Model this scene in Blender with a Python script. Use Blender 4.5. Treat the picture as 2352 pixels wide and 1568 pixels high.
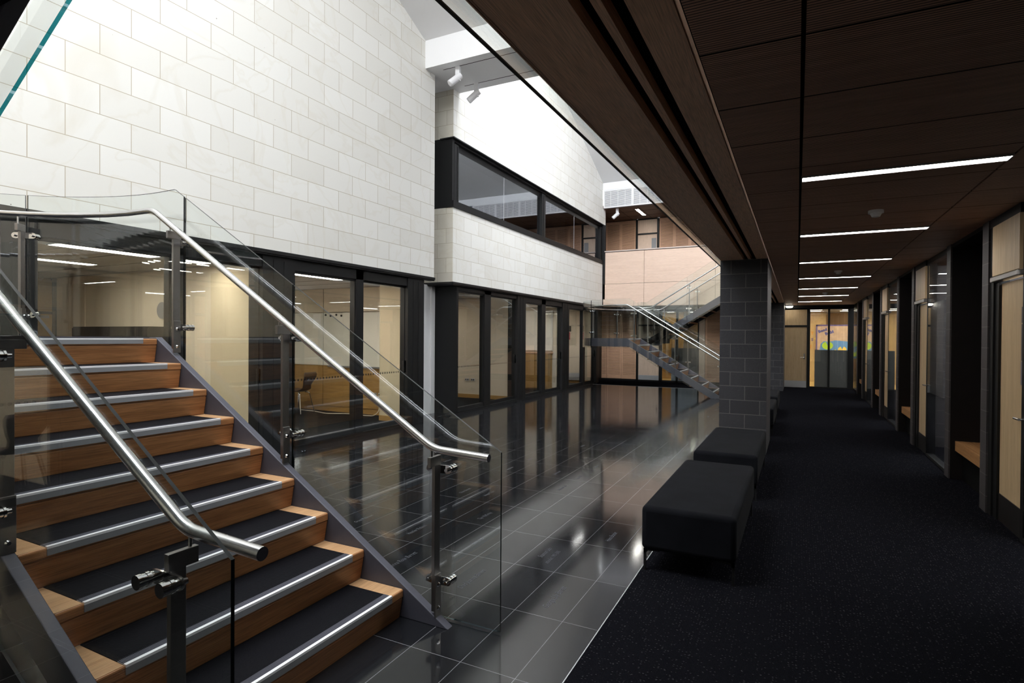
import bpy, math, random
from mathutils import Vector, Matrix
R = math.radians
for o in list(bpy.data.objects): bpy.data.objects.remove(o, do_unlink=True)
S = bpy.context.scene
COL = S.collection
random.seed(7)

# ------------------------------------------------------------------ camera
cam_d = bpy.data.cameras.new('camera'); cam = bpy.data.objects.new('camera', cam_d); COL.objects.link(cam)
S.camera = cam
cam_d.sensor_width = 36; cam_d.lens = 1299.6/2352*36; cam_d.clip_start = .05; cam_d.clip_end = 200
yaw, pitch, roll = R(26.75), R(-.462), R(.378)
fw = Vector((-math.sin(yaw)*math.cos(pitch), math.cos(yaw)*math.cos(pitch), math.sin(pitch)))
rt = Vector((math.cos(yaw), math.sin(yaw), 0)); up = rt.cross(fw)
r2 = rt*math.cos(roll) + up*math.sin(roll); u2 = -rt*math.sin(roll) + up*math.cos(roll)
m = Matrix((r2, u2, -fw)).transposed().to_4x4(); m.translation = Vector((0, 0, 1.6)); cam.matrix_world = m

# ------------------------------------------------------------------ sky and exposure
S.view_settings.view_transform = 'Standard'; S.view_settings.look = 'None'
S.view_settings.gamma = 1; S.view_settings.use_curve_mapping = False; S.view_settings.exposure = 0.0
SKY = 15.2
LAMP = 40.0
ROOM = 52.0
w = bpy.data.worlds.new('sky'); S.world = w; w.use_nodes = True
bg = w.node_tree.nodes['Background']; bg.inputs[0].default_value = (.93, .965, 1, 1); bg.inputs[1].default_value = SKY
def portal(c, sx, sy, direction):
    d = bpy.data.lights.new('skylight_portal', 'AREA'); d.shape = 'RECTANGLE'; d.size = sx; d.size_y = sy
    d.cycles.is_portal = True
    o = bpy.data.objects.new('skylight_portal', d); COL.objects.link(o); o.location = c
    o.rotation_euler = Vector(direction).to_track_quat('-Z', 'Y').to_euler()
portal((-2.3, .6, 9.7), 7.9, 3.9, (0, .25, -1))
portal((-2.3, 10.38, 9.4), 7.9, 2.7, (0, .92, -.39))

# ------------------------------------------------------------------ node helpers
def newmat(name):
    mt = bpy.data.materials.new(name); mt.use_nodes = True
    nt = mt.node_tree; b = nt.nodes['Principled BSDF']
    return mt, nt, b
def N(nt, t, **kw):
    n = nt.nodes.new(t)
    for k, v in kw.items():
        if isinstance(k, str) and k.startswith('i_'): n.inputs[k[2:]].default_value = v
        else: setattr(n, k, v)
    return n
def L(nt, a, b): nt.links.new(a, b)
def plain(name, c, rough=.5, metal=0, spec=.5, noise=0, nscale=8, bump=0, bscale=200, coat=0):
    mt, nt, b = newmat(name)
    b.inputs['Base Color'].default_value = (*c, 1); b.inputs['Roughness'].default_value = rough
    b.inputs['Metallic'].default_value = metal; b.inputs['Specular IOR Level'].default_value = spec
    b.inputs['Coat Weight'].default_value = coat
    tc = N(nt, 'ShaderNodeTexCoord')
    if noise:
        n = N(nt, 'ShaderNodeTexNoise'); n.inputs['Scale'].default_value = nscale; n.inputs['Detail'].default_value = 4
        L(nt, tc.outputs['Object'], n.inputs['Vector'])
        mx = N(nt, 'ShaderNodeMix', data_type='RGBA')
        mx.inputs[6].default_value = (*[v*(1-noise) for v in c], 1); mx.inputs[7].default_value = (*[min(1, v*(1+noise)) for v in c], 1)
        L(nt, n.outputs['Fac'], mx.inputs[0]); L(nt, mx.outputs[2], b.inputs['Base Color'])
    if bump:
        n = N(nt, 'ShaderNodeTexNoise'); n.inputs['Scale'].default_value = bscale; n.inputs['Detail'].default_value = 2
        L(nt, tc.outputs['Object'], n.inputs['Vector'])
        bp = N(nt, 'ShaderNodeBump'); bp.inputs['Strength'].default_value = bump; bp.inputs['Distance'].default_value = .002
        L(nt, n.outputs['Fac'], bp.inputs['Height']); L(nt, bp.outputs[0], b.inputs['Normal'])
    return mt
def wood(name, c1, c2, axis=1, rough=.45, scale=1.0, pores=.25, spec=.4):
    mt, nt, b = newmat(name)
    tc = N(nt, 'ShaderNodeTexCoord'); mp = N(nt, 'ShaderNodeMapping')
    sc = [28*scale]*3; sc[axis] = 1.1*scale; mp.inputs['Scale'].default_value = sc
    L(nt, tc.outputs['Object'], mp.inputs[0])
    n = N(nt, 'ShaderNodeTexNoise'); n.inputs['Scale'].default_value = 1; n.inputs['Detail'].default_value = 6; n.inputs['Roughness'].default_value = .65; n.inputs['Distortion'].default_value = .3
    L(nt, mp.outputs[0], n.inputs['Vector'])
    cr = N(nt, 'ShaderNodeValToRGB'); cr.color_ramp.elements[0].position = .3; cr.color_ramp.elements[1].position = .72
    cr.color_ramp.elements[0].color = (*c2, 1); cr.color_ramp.elements[1].color = (*c1, 1)
    L(nt, n.outputs['Fac'], cr.inputs[0])
    mp2 = N(nt, 'ShaderNodeMapping'); s2 = [260*scale]*3; s2[axis] = 7*scale; mp2.inputs['Scale'].default_value = s2
    L(nt, tc.outputs['Object'], mp2.inputs[0])
    n2 = N(nt, 'ShaderNodeTexNoise'); n2.inputs['Scale'].default_value = 1; n2.inputs['Detail'].default_value = 3
    L(nt, mp2.outputs[0], n2.inputs['Vector'])
    mr = N(nt, 'ShaderNodeMapRange'); mr.inputs[1].default_value = .35; mr.inputs[2].default_value = .6; mr.inputs[3].default_value = 1-pores; mr.inputs[4].default_value = 1.05
    L(nt, n2.outputs['Fac'], mr.inputs[0])
    mx = N(nt, 'ShaderNodeMix', data_type='RGBA', blend_type='MULTIPLY'); mx.inputs[0].default_value = 1
    L(nt, cr.outputs[0], mx.inputs[6]); L(nt, mr.outputs[0], mx.inputs[7]); L(nt, mx.outputs[2], b.inputs['Base Color'])
    b.inputs['Roughness'].default_value = rough; b.inputs['Specular IOR Level'].default_value = spec
    return mt
def brickmat(name, ua, u0, v0, bw, rh, c1, c2, mortar, msize, rough=.8, offset=.5, speck=None, veins=None, bump=.3, spec=.3, va='Z', graincol=None):
    """running-bond blocks laid out in world metres: ua = horizontal axis"""
    mt, nt, b = newmat(name)
    tc = N(nt, 'ShaderNodeTexCoord'); sp = N(nt, 'ShaderNodeSeparateXYZ'); L(nt, tc.outputs['Object'], sp.inputs[0])
    def sub(out, v):
        a = N(nt, 'ShaderNodeMath', operation='SUBTRACT'); a.inputs[1].default_value = v; L(nt, out, a.inputs[0]); return a.outputs[0]
    cb = N(nt, 'ShaderNodeCombineXYZ'); L(nt, sub(sp.outputs[ua], u0), cb.inputs[0]); L(nt, sub(sp.outputs[va], v0), cb.inputs[1])
    br = N(nt, 'ShaderNodeTexBrick'); br.offset = offset; br.offset_frequency = 2; br.squash = 1
    br.inputs['Scale'].default_value = 1; br.inputs['Brick Width'].default_value = bw; br.inputs['Row Height'].default_value = rh
    br.inputs['Mortar Size'].default_value = msize; br.inputs['Mortar Smooth'].default_value = .1; br.inputs['Bias'].default_value = 0
    br.inputs['Color1'].default_value = (*c1, 1); br.inputs['Color2'].default_value = (*c2, 1); br.inputs['Mortar'].default_value = (*mortar, 1)
    L(nt, cb.outputs[0], br.inputs['Vector'])
    out = br.outputs['Color']
    if veins:
        n = N(nt, 'ShaderNodeTexNoise'); n.inputs['Scale'].default_value = .9; n.inputs['Detail'].default_value = 4; n.inputs['Distortion'].default_value = 1.6
        L(nt, tc.outputs['Object'], n.inputs['Vector'])
        cr = N(nt, 'ShaderNodeValToRGB'); e = cr.color_ramp.elements; e[0].position = .47; e[0].color = (0, 0, 0, 1); e[1].position = .53; e[1].color = (0, 0, 0, 1)
        x = e.new(.5); x.color = (.12, .12, .12, 1)
        x2 = e.new(.66); x2.color = (0, 0, 0, 1); x3 = e.new(.78); x3.color = (.2, .2, .2, 1)
        L(nt, n.outputs['Fac'], cr.inputs[0])
        mx = N(nt, 'ShaderNodeMix', data_type='RGBA'); mx.inputs[7].default_value = (*veins, 1)
        L(nt, cr.outputs[0], mx.inputs[0]); L(nt, out, mx.inputs[6]); out = mx.outputs[2]
    if graincol:
        n = N(nt, 'ShaderNodeTexNoise'); n.inputs['Scale'].default_value = 260; n.inputs['Detail'].default_value = 2
        L(nt, tc.outputs['Object'], n.inputs['Vector'])
        cr = N(nt, 'ShaderNodeValToRGB'); e = cr.color_ramp.elements; e[0].position = .58; e[0].color = (0, 0, 0, 1); e[1].position = .72; e[1].color = (1, 1, 1, 1)
        L(nt, n.outputs['Fac'], cr.inputs[0])
        mx = N(nt, 'ShaderNodeMix', data_type='RGBA'); mx.inputs[7].default_value = (*graincol, 1)
        L(nt, cr.outputs[0], mx.inputs[0]); L(nt, out, mx.inputs[6]); out = mx.outputs[2]
    if speck:
        v = N(nt, 'ShaderNodeTexVoronoi'); v.inputs['Scale'].default_value = speck; L(nt, tc.outputs['Object'], v.inputs['Vector'])
        n = N(nt, 'ShaderNodeTexNoise'); n.inputs['Scale'].default_value = speck*.4; L(nt, tc.outputs['Object'], n.inputs['Vector'])
        mr = N(nt, 'ShaderNodeMapRange'); mr.inputs[1].default_value = .62; mr.inputs[2].default_value = .8; mr.inputs[3].default_value = 0; mr.inputs[4].default_value = .13
        L(nt, n.outputs['Fac'], mr.inputs[0])
        lt = N(nt, 'ShaderNodeMath', operation='LESS_THAN'); L(nt, v.outputs['Distance'], lt.inputs[0]); L(nt, mr.outputs[0], lt.inputs[1])
        mx = N(nt, 'ShaderNodeMix', data_type='RGBA'); mx.inputs[7].default_value = (.25, .23, .2, 1)
        L(nt, lt.outputs[0], mx.inputs[0]); L(nt, out, mx.inputs[6]); out = mx.outputs[2]
    L(nt, out, b.inputs['Base Color'])
    b.inputs['Roughness'].default_value = rough; b.inputs['Specular IOR Level'].default_value = spec
    if bump:
        inv = N(nt, 'ShaderNodeMath', operation='SUBTRACT'); inv.inputs[0].default_value = 1; L(nt, br.outputs['Fac'], inv.inputs[1])
        bp = N(nt, 'ShaderNodeBump'); bp.inputs['Strength'].default_value = bump; bp.inputs['Distance'].default_value = .003
        L(nt, inv.outputs[0], bp.inputs['Height']); L(nt, bp.outputs[0], b.inputs['Normal'])
    return mt
def glassmat(name, tint=(.93, .965, .95), f0=.045, dark=1.0):
    """thin pane: see-through plus a mirror layer that grows with the viewing angle"""
    mt, nt, b = newmat(name); nt.nodes.remove(b)
    out = nt.nodes['Material Output']
    g = N(nt, 'ShaderNodeNewGeometry')
    dp = N(nt, 'ShaderNodeVectorMath', operation='DOT_PRODUCT'); L(nt, g.outputs['Normal'], dp.inputs[0]); L(nt, g.outputs['Incoming'], dp.inputs[1])
    ab = N(nt, 'ShaderNodeMath', operation='ABSOLUTE'); L(nt, dp.outputs['Value'], ab.inputs[0])
    om = N(nt, 'ShaderNodeMath', operation='SUBTRACT'); om.inputs[0].default_value = 1; L(nt, ab.outputs[0], om.inputs[1])
    pw = N(nt, 'ShaderNodeMath', operation='POWER'); pw.inputs[1].default_value = 5; L(nt, om.outputs[0], pw.inputs[0])
    mr = N(nt, 'ShaderNodeMath', operation='MULTIPLY_ADD'); mr.inputs[1].default_value = 1-f0; mr.inputs[2].default_value = f0; L(nt, pw.outputs[0], mr.inputs[0])
    tr = N(nt, 'ShaderNodeBsdfTransparent'); tr.inputs[0].default_value = (*[t*dark for t in tint], 1)
    gl = N(nt, 'ShaderNodeBsdfGlossy'); gl.inputs['Roughness'].default_value = 0; gl.inputs['Color'].default_value = (.95, .97, 1, 1)
    mx = N(nt, 'ShaderNodeMixShader'); L(nt, mr.outputs[0], mx.inputs[0]); L(nt, tr.outputs[0], mx.inputs[1]); L(nt, gl.outputs[0], mx.inputs[2])
    L(nt, mx.outputs[0], out.inputs['Surface'])
    return mt
def emis(name, c, s):
    mt, nt, b = newmat(name)
    b.inputs['Base Color'].default_value = (.8, .8, .8, 1); b.inputs['Emission Color'].default_value = (*c, 1); b.inputs['Emission Strength'].default_value = s
    return mt

# ------------------------------------------------------------------ materials
M = {}
BW, RH, Z0 = .595, .2974, 2.889
STA, STB = (.84, .83, .79), (.78, .765, .715)
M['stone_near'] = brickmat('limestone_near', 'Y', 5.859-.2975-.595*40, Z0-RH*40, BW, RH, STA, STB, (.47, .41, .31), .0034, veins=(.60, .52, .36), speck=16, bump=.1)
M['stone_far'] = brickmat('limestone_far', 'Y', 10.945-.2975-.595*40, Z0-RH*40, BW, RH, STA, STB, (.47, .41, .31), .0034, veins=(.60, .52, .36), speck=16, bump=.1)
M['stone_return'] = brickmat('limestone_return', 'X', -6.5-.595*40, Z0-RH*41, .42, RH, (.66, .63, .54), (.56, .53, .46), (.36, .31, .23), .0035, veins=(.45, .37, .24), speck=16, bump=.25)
M['block_x'] = brickmat('charcoal_block_front', 'X', -.742-.385*20, .149-.196*10, .385, .196, (.038, .038, .044), (.028, .028, .033), (.12, .115, .11), .004, offset=.5, graincol=(.20, .20, .22), bump=.5, rough=.75)
M['block_y'] = brickmat('charcoal_block_side', 'Y', -.1, .155-.196*10, .385, .196, (.05, .044, .048), (.038, .034, .037), (.11, .10, .10), .004, offset=.5, graincol=(.10, .09, .09), bump=.5, rough=.6, spec=.5)
M['block_blue'] = brickmat('grey_block', 'X', .1, .149-.196*10, .385, .196, (.10, .105, .13), (.08, .085, .105), (.06, .06, .07), .004, bump=.4)
M['tile'] = None
def tile_material():
    mt = brickmat('black_tile', 'X', -1.165-.3*40, 2.365-.6*20, .3, .6, (.0085, .009, .011), (.0125, .0125, .014), (.19, .19, .20), .0016, offset=0, bump=0, va='Y', rough=.13, spec=.36)
    nt = mt.node_tree; b = nt.nodes['Principled BSDF']
    tc = N(nt, 'ShaderNodeTexCoord'); n = N(nt, 'ShaderNodeTexNoise'); n.inputs['Scale'].default_value = 2.2; n.inputs['Detail'].default_value = 5
    L(nt, tc.outputs['Object'], n.inputs['Vector'])
    mr = N(nt, 'ShaderNodeMapRange'); mr.inputs[1].default_value = .3; mr.inputs[2].default_value = .7; mr.inputs[3].default_value = .07; mr.inputs[4].default_value = .11
    L(nt, n.outputs['Fac'], mr.inputs[0]); L(nt, mr.outputs[0], b.inputs['Roughness'])
    return mt
M['tile'] = tile_material()
def carpet_material():
    mt, nt, b = newmat('fleck_carpet')
    tc = N(nt, 'ShaderNodeTexCoord'); mp = N(nt, 'ShaderNodeMapping'); mp.inputs['Scale'].default_value = (60, 125, 1)
    L(nt, tc.outputs['Object'], mp.inputs[0])
    v = N(nt, 'ShaderNodeTexVoronoi'); v.inputs['Scale'].default_value = 1; v.inputs['Randomness'].default_value = .8; L(nt, mp.outputs[0], v.inputs['Vector'])
    lt = N(nt, 'ShaderNodeMath', operation='LESS_THAN'); lt.inputs[1].default_value = .27; L(nt, v.outputs['Distance'], lt.inputs[0])
    se = N(nt, 'ShaderNodeSeparateColor'); L(nt, v.outputs['Color'], se.inputs[0])
    g = N(nt, 'ShaderNodeMath', operation='GREATER_THAN'); g.inputs[1].default_value = .62; L(nt, se.outputs[0], g.inputs[0])
    ml = N(nt, 'ShaderNodeMath', operation='MULTIPLY'); L(nt, lt.outputs[0], ml.inputs[0]); L(nt, g.outputs[0], ml.inputs[1])
    n = N(nt, 'ShaderNodeTexNoise'); n.inputs['Scale'].default_value = 300; L(nt, tc.outputs['Object'], n.inputs['Vector'])
    m1 = N(nt, 'ShaderNodeMix', data_type='RGBA'); m1.inputs[6].default_value = (.0015, .0015, .002, 1); m1.inputs[7].default_value = (.013, .013, .017, 1); L(nt, n.outputs['Fac'], m1.inputs[0])
    m2 = N(nt, 'ShaderNodeMix', data_type='RGBA'); m2.inputs[7].default_value = (.055, .055, .06, 1); L(nt, ml.outputs[0], m2.inputs[0]); L(nt, m1.outputs[2], m2.inputs[6])
    L(nt, m2.outputs[2], b.inputs['Base Color']); b.inputs['Roughness'].default_value = 1; b.inputs['Specular IOR Level'].default_value = 0.0
    bp = N(nt, 'ShaderNodeBump'); bp.inputs['Strength'].default_value = .6; bp.inputs['Distance'].default_value = .003; L(nt, n.outputs['Fac'], bp.inputs['Height']); L(nt, bp.outputs[0], b.inputs['Normal'])
    return mt
M['carpet'] = carpet_material()
def slotted_material():
    mt = wood('slotted_timber', (.66, .38, .26), (.46, .26, .175), axis=0, rough=.6, pores=.2)
    nt = mt.node_tree; b = nt.nodes['Principled BSDF']
    src = b.inputs['Base Color'].links[0].from_socket
    tc = N(nt, 'ShaderNodeTexCoord'); sp = N(nt, 'ShaderNodeSeparateXYZ'); L(nt, tc.outputs['Object'], sp.inputs[0])
    d = N(nt, 'ShaderNodeMath', operation='DIVIDE'); d.inputs[1].default_value = .0165; L(nt, sp.outputs['Y'], d.inputs[0])
    f = N(nt, 'ShaderNodeMath', operation='FRACT'); L(nt, d.outputs[0], f.inputs[0])
    lt = N(nt, 'ShaderNodeMath', operation='LESS_THAN'); lt.inputs[1].default_value = .28; L(nt, f.outputs[0], lt.inputs[0])
    mx = N(nt, 'ShaderNodeMix', data_type='RGBA'); mx.inputs[7].default_value = (.003, .002, .002, 1); L(nt, lt.outputs[0], mx.inputs[0]); L(nt, src, mx.inputs[6]); L(nt, mx.outputs[2], b.inputs['Base Color'])
    return mt
M['slot'] = slotted_material()
M['bulk'] = wood('bulkhead_timber', (.86, .56, .37), (.68, .42, .27), axis=1, rough=.5, pores=.3)
M['step'] = wood('stair_timber', (.50, .235, .095), (.28, .115, .042), axis=1, rough=.35, pores=.35, spec=.5)
M['step_pale'] = wood('tread_timber', (.62, .38, .20), (.45, .25, .12), axis=1, rough=.35, pores=.25, spec=.5)
M['pink_h'] = wood('panel_timber', (.84, .64, .52), (.74, .54, .42), axis=0, rough=.5, pores=.12)
M['pink_v'] = wood('door_timber_far', (.74, .56, .44), (.62, .46, .35), axis=2, rough=.5, pores=.15)
M['louvre'] = wood('louvre_timber', (.72, .43, .28), (.58, .33, .21), axis=0, rough=.5, pores=.15)
M['door'] = wood('door_timber', (.66, .49, .30), (.53, .37, .21), axis=2, rough=.45, pores=.15)
M['ochre'] = wood('ochre_timber', (.42, .25, .085), (.34, .19, .06), axis=0, rough=.5, pores=.15)
M['bench'] = wood('bench_timber', (.55, .29, .12), (.38, .18, .07), axis=1, rough=.4, pores=.25)
M['black'] = plain('black_aluminium', (.009, .009, .0095), rough=.5, spec=.28)
M['blackmatt'] = plain('matt_black', (.004, .004, .004), rough=.9, spec=.1)
M['niche'] = plain('niche_black_panel', (.008, .006, .006), rough=.6, spec=.2, noise=.3)
M['head'] = plain('dark_brown_soffit', (.03, .021, .017), rough=.55)
M['stringer'] = plain('dark_steel', (.060, .060, .078), rough=.45, spec=.45, noise=.12, nscale=30)
M['stringer_in'] = plain('dark_steel_inside', (.06, .052, .062), rough=.5)
M['steel'] = plain('brushed_steel', (.62, .62, .63), rough=.24, metal=1, noise=.06, nscale=60)
M['chrome'] = plain('polished_steel', (.75, .75, .75), rough=.1, metal=1)
M['poststeel'] = plain('post_steel', (.30, .285, .28), rough=.33, metal=1, noise=.1, nscale=40)
M['alu'] = plain('aluminium', (.60, .61, .64), rough=.35, metal=.45)
M['nose_face'] = plain('nosing_face', (.26, .265, .28), rough=.45, metal=.2)
M['nose_lip_glint'] = plain('nosing_lip_glint', (.88, .88, .90), rough=.3, metal=.1)  # same aluminium as the face, with the bright edge highlight painted in
M['ribbed'] = plain('ribbed_strip', (.075, .075, .09), rough=.6)
def ribbed():
    mt, nt, b = newmat('ribbed_insert')
    tc = N(nt, 'ShaderNodeTexCoord'); sp = N(nt, 'ShaderNodeSeparateXYZ'); L(nt, tc.outputs['Object'], sp.inputs[0])
    d = N(nt, 'ShaderNodeMath', operation='DIVIDE'); d.inputs[1].default_value = .006; L(nt, sp.outputs['Y'], d.inputs[0])
    f = N(nt, 'ShaderNodeMath', operation='FRACT'); L(nt, d.outputs[0], f.inputs[0])
    g = N(nt, 'ShaderNodeMath', operation='GREATER_THAN'); g.inputs[1].default_value = .5; L(nt, f.outputs[0], g.inputs[0])
    mx = N(nt, 'ShaderNodeMix', data_type='RGBA'); mx.inputs[6].default_value = (.02, .02, .026, 1); mx.inputs[7].default_value = (.10, .10, .125, 1)
    L(nt, g.outputs[0], mx.inputs[0]); L(nt, mx.outputs[2], b.inputs['Base Color']); b.inputs['Roughness'].default_value = .7; b.inputs['Specular IOR Level'].default_value = .2
    return mt
M['ribbed'] = ribbed()
def rubber():
    mt, nt, b = newmat('rubber_mat')
    tc = N(nt, 'ShaderNodeTexCoord'); mp = N(nt, 'ShaderNodeMapping'); mp.inputs['Scale'].default_value = (26, 36, 1); L(nt, tc.outputs['Object'], mp.inputs[0])
    v = N(nt, 'ShaderNodeTexVoronoi'); v.inputs['Scale'].default_value = 1; v.inputs['Randomness'].default_value = .25; L(nt, mp.outputs[0], v.inputs['Vector'])
    cr = N(nt, 'ShaderNodeValToRGB'); e = cr.color_ramp.elements; e[0].position = .26; e[0].color = (0, 0, 0, 1); e[1].position = .44; e[1].color = (0, 0, 0, 1); x = e.new(.35); x.color = (1, 1, 1, 1)
    L(nt, v.outputs['Distance'], cr.inputs[0])
    bp = N(nt, 'ShaderNodeBump'); bp.inputs['Strength'].default_value = .25; bp.inputs['Distance'].default_value = .002; L(nt, cr.outputs[0], bp.inputs['Height']); L(nt, bp.outputs[0], b.inputs['Normal'])
    b.inputs['Base Color'].default_value = (.0042, .0042, .006, 1); b.inputs['Roughness'].default_value = .7; b.inputs['Specular IOR Level'].default_value = .1
    return mt
M['rubber'] = rubber()
M['glass'] = glassmat('balustrade_glass', tint=(.955, .972, .962), f0=.06)
M['glass_edge'] = plain('glass_edge', (.0, .03, .03), rough=.12, spec=.8)
M['glass_top'] = None
M['glass_end'] = plain('glass_end_dark', (.004, .008, .009), rough=.2)  # near-black panel ends and top edges; their dark reflections are painted in
M['glass_edge'] = glassmat('glass_edge_teal', tint=(.02, .24, .28), f0=.22)
M['glass_top'] = glassmat('glass_top_edge', tint=(.012, .07, .085), f0=.10)
M['pane'] = glassmat('window_glass', tint=(.95, .955, .94), f0=.07)
M['pane_grey'] = glassmat('window_glass_reflective', tint=(.5, .52, .55), f0=.22)
M['white'] = plain('white_plaster', (.88, .88, .89), rough=.85, spec=.2)
M['white_gloss'] = plain('white_enamel', (.82, .82, .84), rough=.35)
M['soffit'] = plain('pale_grey_soffit', (.62, .62, .62), rough=.85, spec=.2)
M['cream'] = plain('cream_wall', (.66, .58, .47), rough=.9, spec=.2, noise=.04, nscale=1.5)
M['cream_pin'] = plain('cream_pinboard', (.58, .50, .37), rough=.95, spec=.1, noise=.12, nscale=160)
M['room_ceiling'] = plain('room_ceiling', (.36, .335, .30), rough=.9, spec=.1)
M['room_floor'] = plain('room_carpet', (.012, .012, .013), rough=1, spec=.05, noise=.4, nscale=250)
M['yellow_floor'] = wood('yellow_timber_floor', (.62, .42, .14), (.52, .33, .10), axis=0, rough=.4)
M['velvet'] = plain('black_velvet', (.008, .0085, .011), rough=.95, spec=.08, noise=.5, nscale=5)
M['velvet'].node_tree.nodes['Principled BSDF'].inputs['Sheen Weight'].default_value = .01
M['velvet'].node_tree.nodes['Principled BSDF'].inputs['Sheen Roughness'].default_value = .4
M['lamp'] = emis('lamp_diffuser', (1, .97, .9), LAMP)
M['lamp_room'] = emis('room_lamp_diffuser', (1, .92, .80), ROOM)
M['lamp_round'] = emis('round_lamp', (1, .95, .8), 18)
M['plastic'] = plain('black_plastic', (.015, .013, .013), rough=.4)
M['brownplastic'] = plain('brown_shell', (.05, .028, .02), rough=.35)
M['frost'] = plain('frosted_film', (.20, .205, .21), rough=.5, spec=.4)
M['whiteboard'] = plain('whiteboard', (.78, .77, .72), rough=.25)
M['engrave'] = plain('engraved_letters', (.07, .073, .088), rough=.7)
M['red'] = plain('red_sign', (.45, .01, .04), rough=.5)
M['blue'] = plain('blue_paper', (.13, .28, .50), rough=.8)
M['kraft'] = plain('kraft_paper', (.55, .38, .24), rough=.7, noise=.25, nscale=9)
M['green'] = plain('green_paper', (.40, .60, .03), rough=.7)
M['yellow'] = plain('yellow_paper', (.85, .60, .10), rough=.7)
M['purple'] = plain('purple_paper', (.12, .09, .22), rough=.7)
M['navy'] = plain('navy_letters', (.05, .07, .25), rough=.7)
M['orange'] = plain('orange_paper', (.65, .28, .02), rough=.7)
M['darkblue'] = plain('dark_blue_paper', (.02, .03, .08), rough=.7)
M['grey'] = plain('grey_plastic', (.25, .25, .26), rough=.4)
M['sign'] = plain('sign_plate', (.10, .085, .10), rough=.4)

# ------------------------------------------------------------------ mesh helpers
class MB:
    def __init__(s): s.v = []; s.f = []; s.m = []
    def add(s, vs, fs, mi=0):
        o = len(s.v); s.v += [tuple(v) for v in vs]; s.f += [tuple(i+o for i in f) for f in fs]; s.m += [mi]*len(fs); return s
    def box(s, x0, x1, y0, y1, z0, z1, mi=0):
        if x0 > x1: x0, x1 = x1, x0
        if y0 > y1: y0, y1 = y1, y0
        if z0 > z1: z0, z1 = z1, z0
        v = [(x0,y0,z0),(x1,y0,z0),(x1,y1,z0),(x0,y1,z0),(x0,y0,z1),(x1,y0,z1),(x1,y1,z1),(x0,y1,z1)]
        return s.add(v, [(0,3,2,1),(4,5,6,7),(0,1,5,4),(1,2,6,5),(2,3,7,6),(3,0,4,7)], mi)
    def obox(s, c, t, n, a, b, z0, z1, mi=0):
        """box in a local frame: a=(t0,t1) along t, b=(n0,n1) along n"""
        P = lambda ta, nb, z: (c[0]+t[0]*ta+n[0]*nb, c[1]+t[1]*ta+n[1]*nb, z)
        v = [P(a[0],b[0],z0),P(a[1],b[0],z0),P(a[1],b[1],z0),P(a[0],b[1],z0),P(a[0],b[0],z1),P(a[1],b[0],z1),P(a[1],b[1],z1),P(a[0],b[1],z1)]
        return s.add(v, [(0,3,2,1),(4,5,6,7),(0,1,5,4),(1,2,6,5),(2,3,7,6),(3,0,4,7)], mi)
    def prism(s, pts, axis, lo, hi, mi=0):
        """polygon (a,b) extruded along axis; a,b are the other two axes in order"""
        def P(p, h):
            if axis == 0: return (h, p[0], p[1])
            if axis == 1: return (p[0], h, p[1])
            return (p[0], p[1], h)
        n = len(pts); v = [P(p, lo) for p in pts] + [P(p, hi) for p in pts]
        f = [tuple(range(n))[::-1], tuple(range(n, 2*n))] + [(i, (i+1) % n, n+(i+1) % n, n+i) for i in range(n)]
        return s.add(v, f, mi)
    def cyl(s, p0, p1, r, n=20, r1=None, mi=0, caps=True):
        p0, p1 = Vector(p0), Vector(p1); d = (p1-p0).normalized(); r1 = r if r1 is None else r1
        a = Vector((0, 0, 1)) if abs(d.z) < .9 else Vector((1, 0, 0)); u = d.cross(a).normalized(); w_ = d.cross(u)
        v = []
        for p, rr in ((p0, r), (p1, r1)):
            for i in range(n):
                t = 2*math.pi*i/n; v.append(p+u*math.cos(t)*rr+w_*math.sin(t)*rr)
        f = [(i, (i+1) % n, n+(i+1) % n, n+i) for i in range(n)]
        if caps: f += [tuple(range(n))[::-1], tuple(range(n, 2*n))]
        return s.add(v, f, mi)
    def tube(s, path, r, n=16, caps=True, mi=0):
        P = [Vector(p) for p in path]; T = []
        for i in range(len(P)):
            a = P[max(i-1, 0)]; b = P[min(i+1, len(P)-1)]; T.append((b-a).normalized())
        u = T[0].cross(Vector((0, 0, 1)));
        if u.length < .1: u = T[0].cross(Vector((1, 0, 0)))
        u.normalize(); v = []
        for p, t in zip(P, T):
            u = (u - t*u.dot(t)).normalized(); w_ = t.cross(u)
            for i in range(n):
                a = 2*math.pi*i/n; v.append(p+u*math.cos(a)*r+w_*math.sin(a)*r)
        f = []
        for k in range(len(P)-1):
            for i in range(n): f.append((k*n+i, k*n+(i+1) % n, (k+1)*n+(i+1) % n, (k+1)*n+i))
        if caps: f += [tuple(range(n))[::-1], tuple(range((len(P)-1)*n, len(P)*n))]
        return s.add(v, f, mi)
    def build(s, name, mats, parent=None, bevel=0, smooth=False, seg=2):
        me = bpy.data.meshes.new(name); off = Vector((0, 0, 0))
        p = parent
        while p is not None: off += Vector(p.location); p = p.parent
        me.from_pydata([tuple(Vector(v)-off) for v in s.v], [], s.f)
        if not isinstance(mats, (list, tuple)): mats = [mats]
        for m_ in mats: me.materials.append(m_)
        me.polygons.foreach_set('material_index', s.m)
        me.update()
        import bmesh
        bm = bmesh.new(); bm.from_mesh(me); bmesh.ops.recalc_face_normals(bm, faces=bm.faces); bm.to_mesh(me); bm.free()
        if smooth:
            me.polygons.foreach_set('use_smooth', [True]*len(me.polygons)); me.set_sharp_from_angle(angle=R(38))
        o = bpy.data.objects.new(name, me); COL.objects.link(o)
        if parent is not None: o.parent = parent
        if bevel:
            b = o.modifiers.new('bevel', 'BEVEL'); b.width = bevel; b.segments = seg; b.limit_method = 'ANGLE'; b.angle_limit = R(40)
        return o
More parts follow.
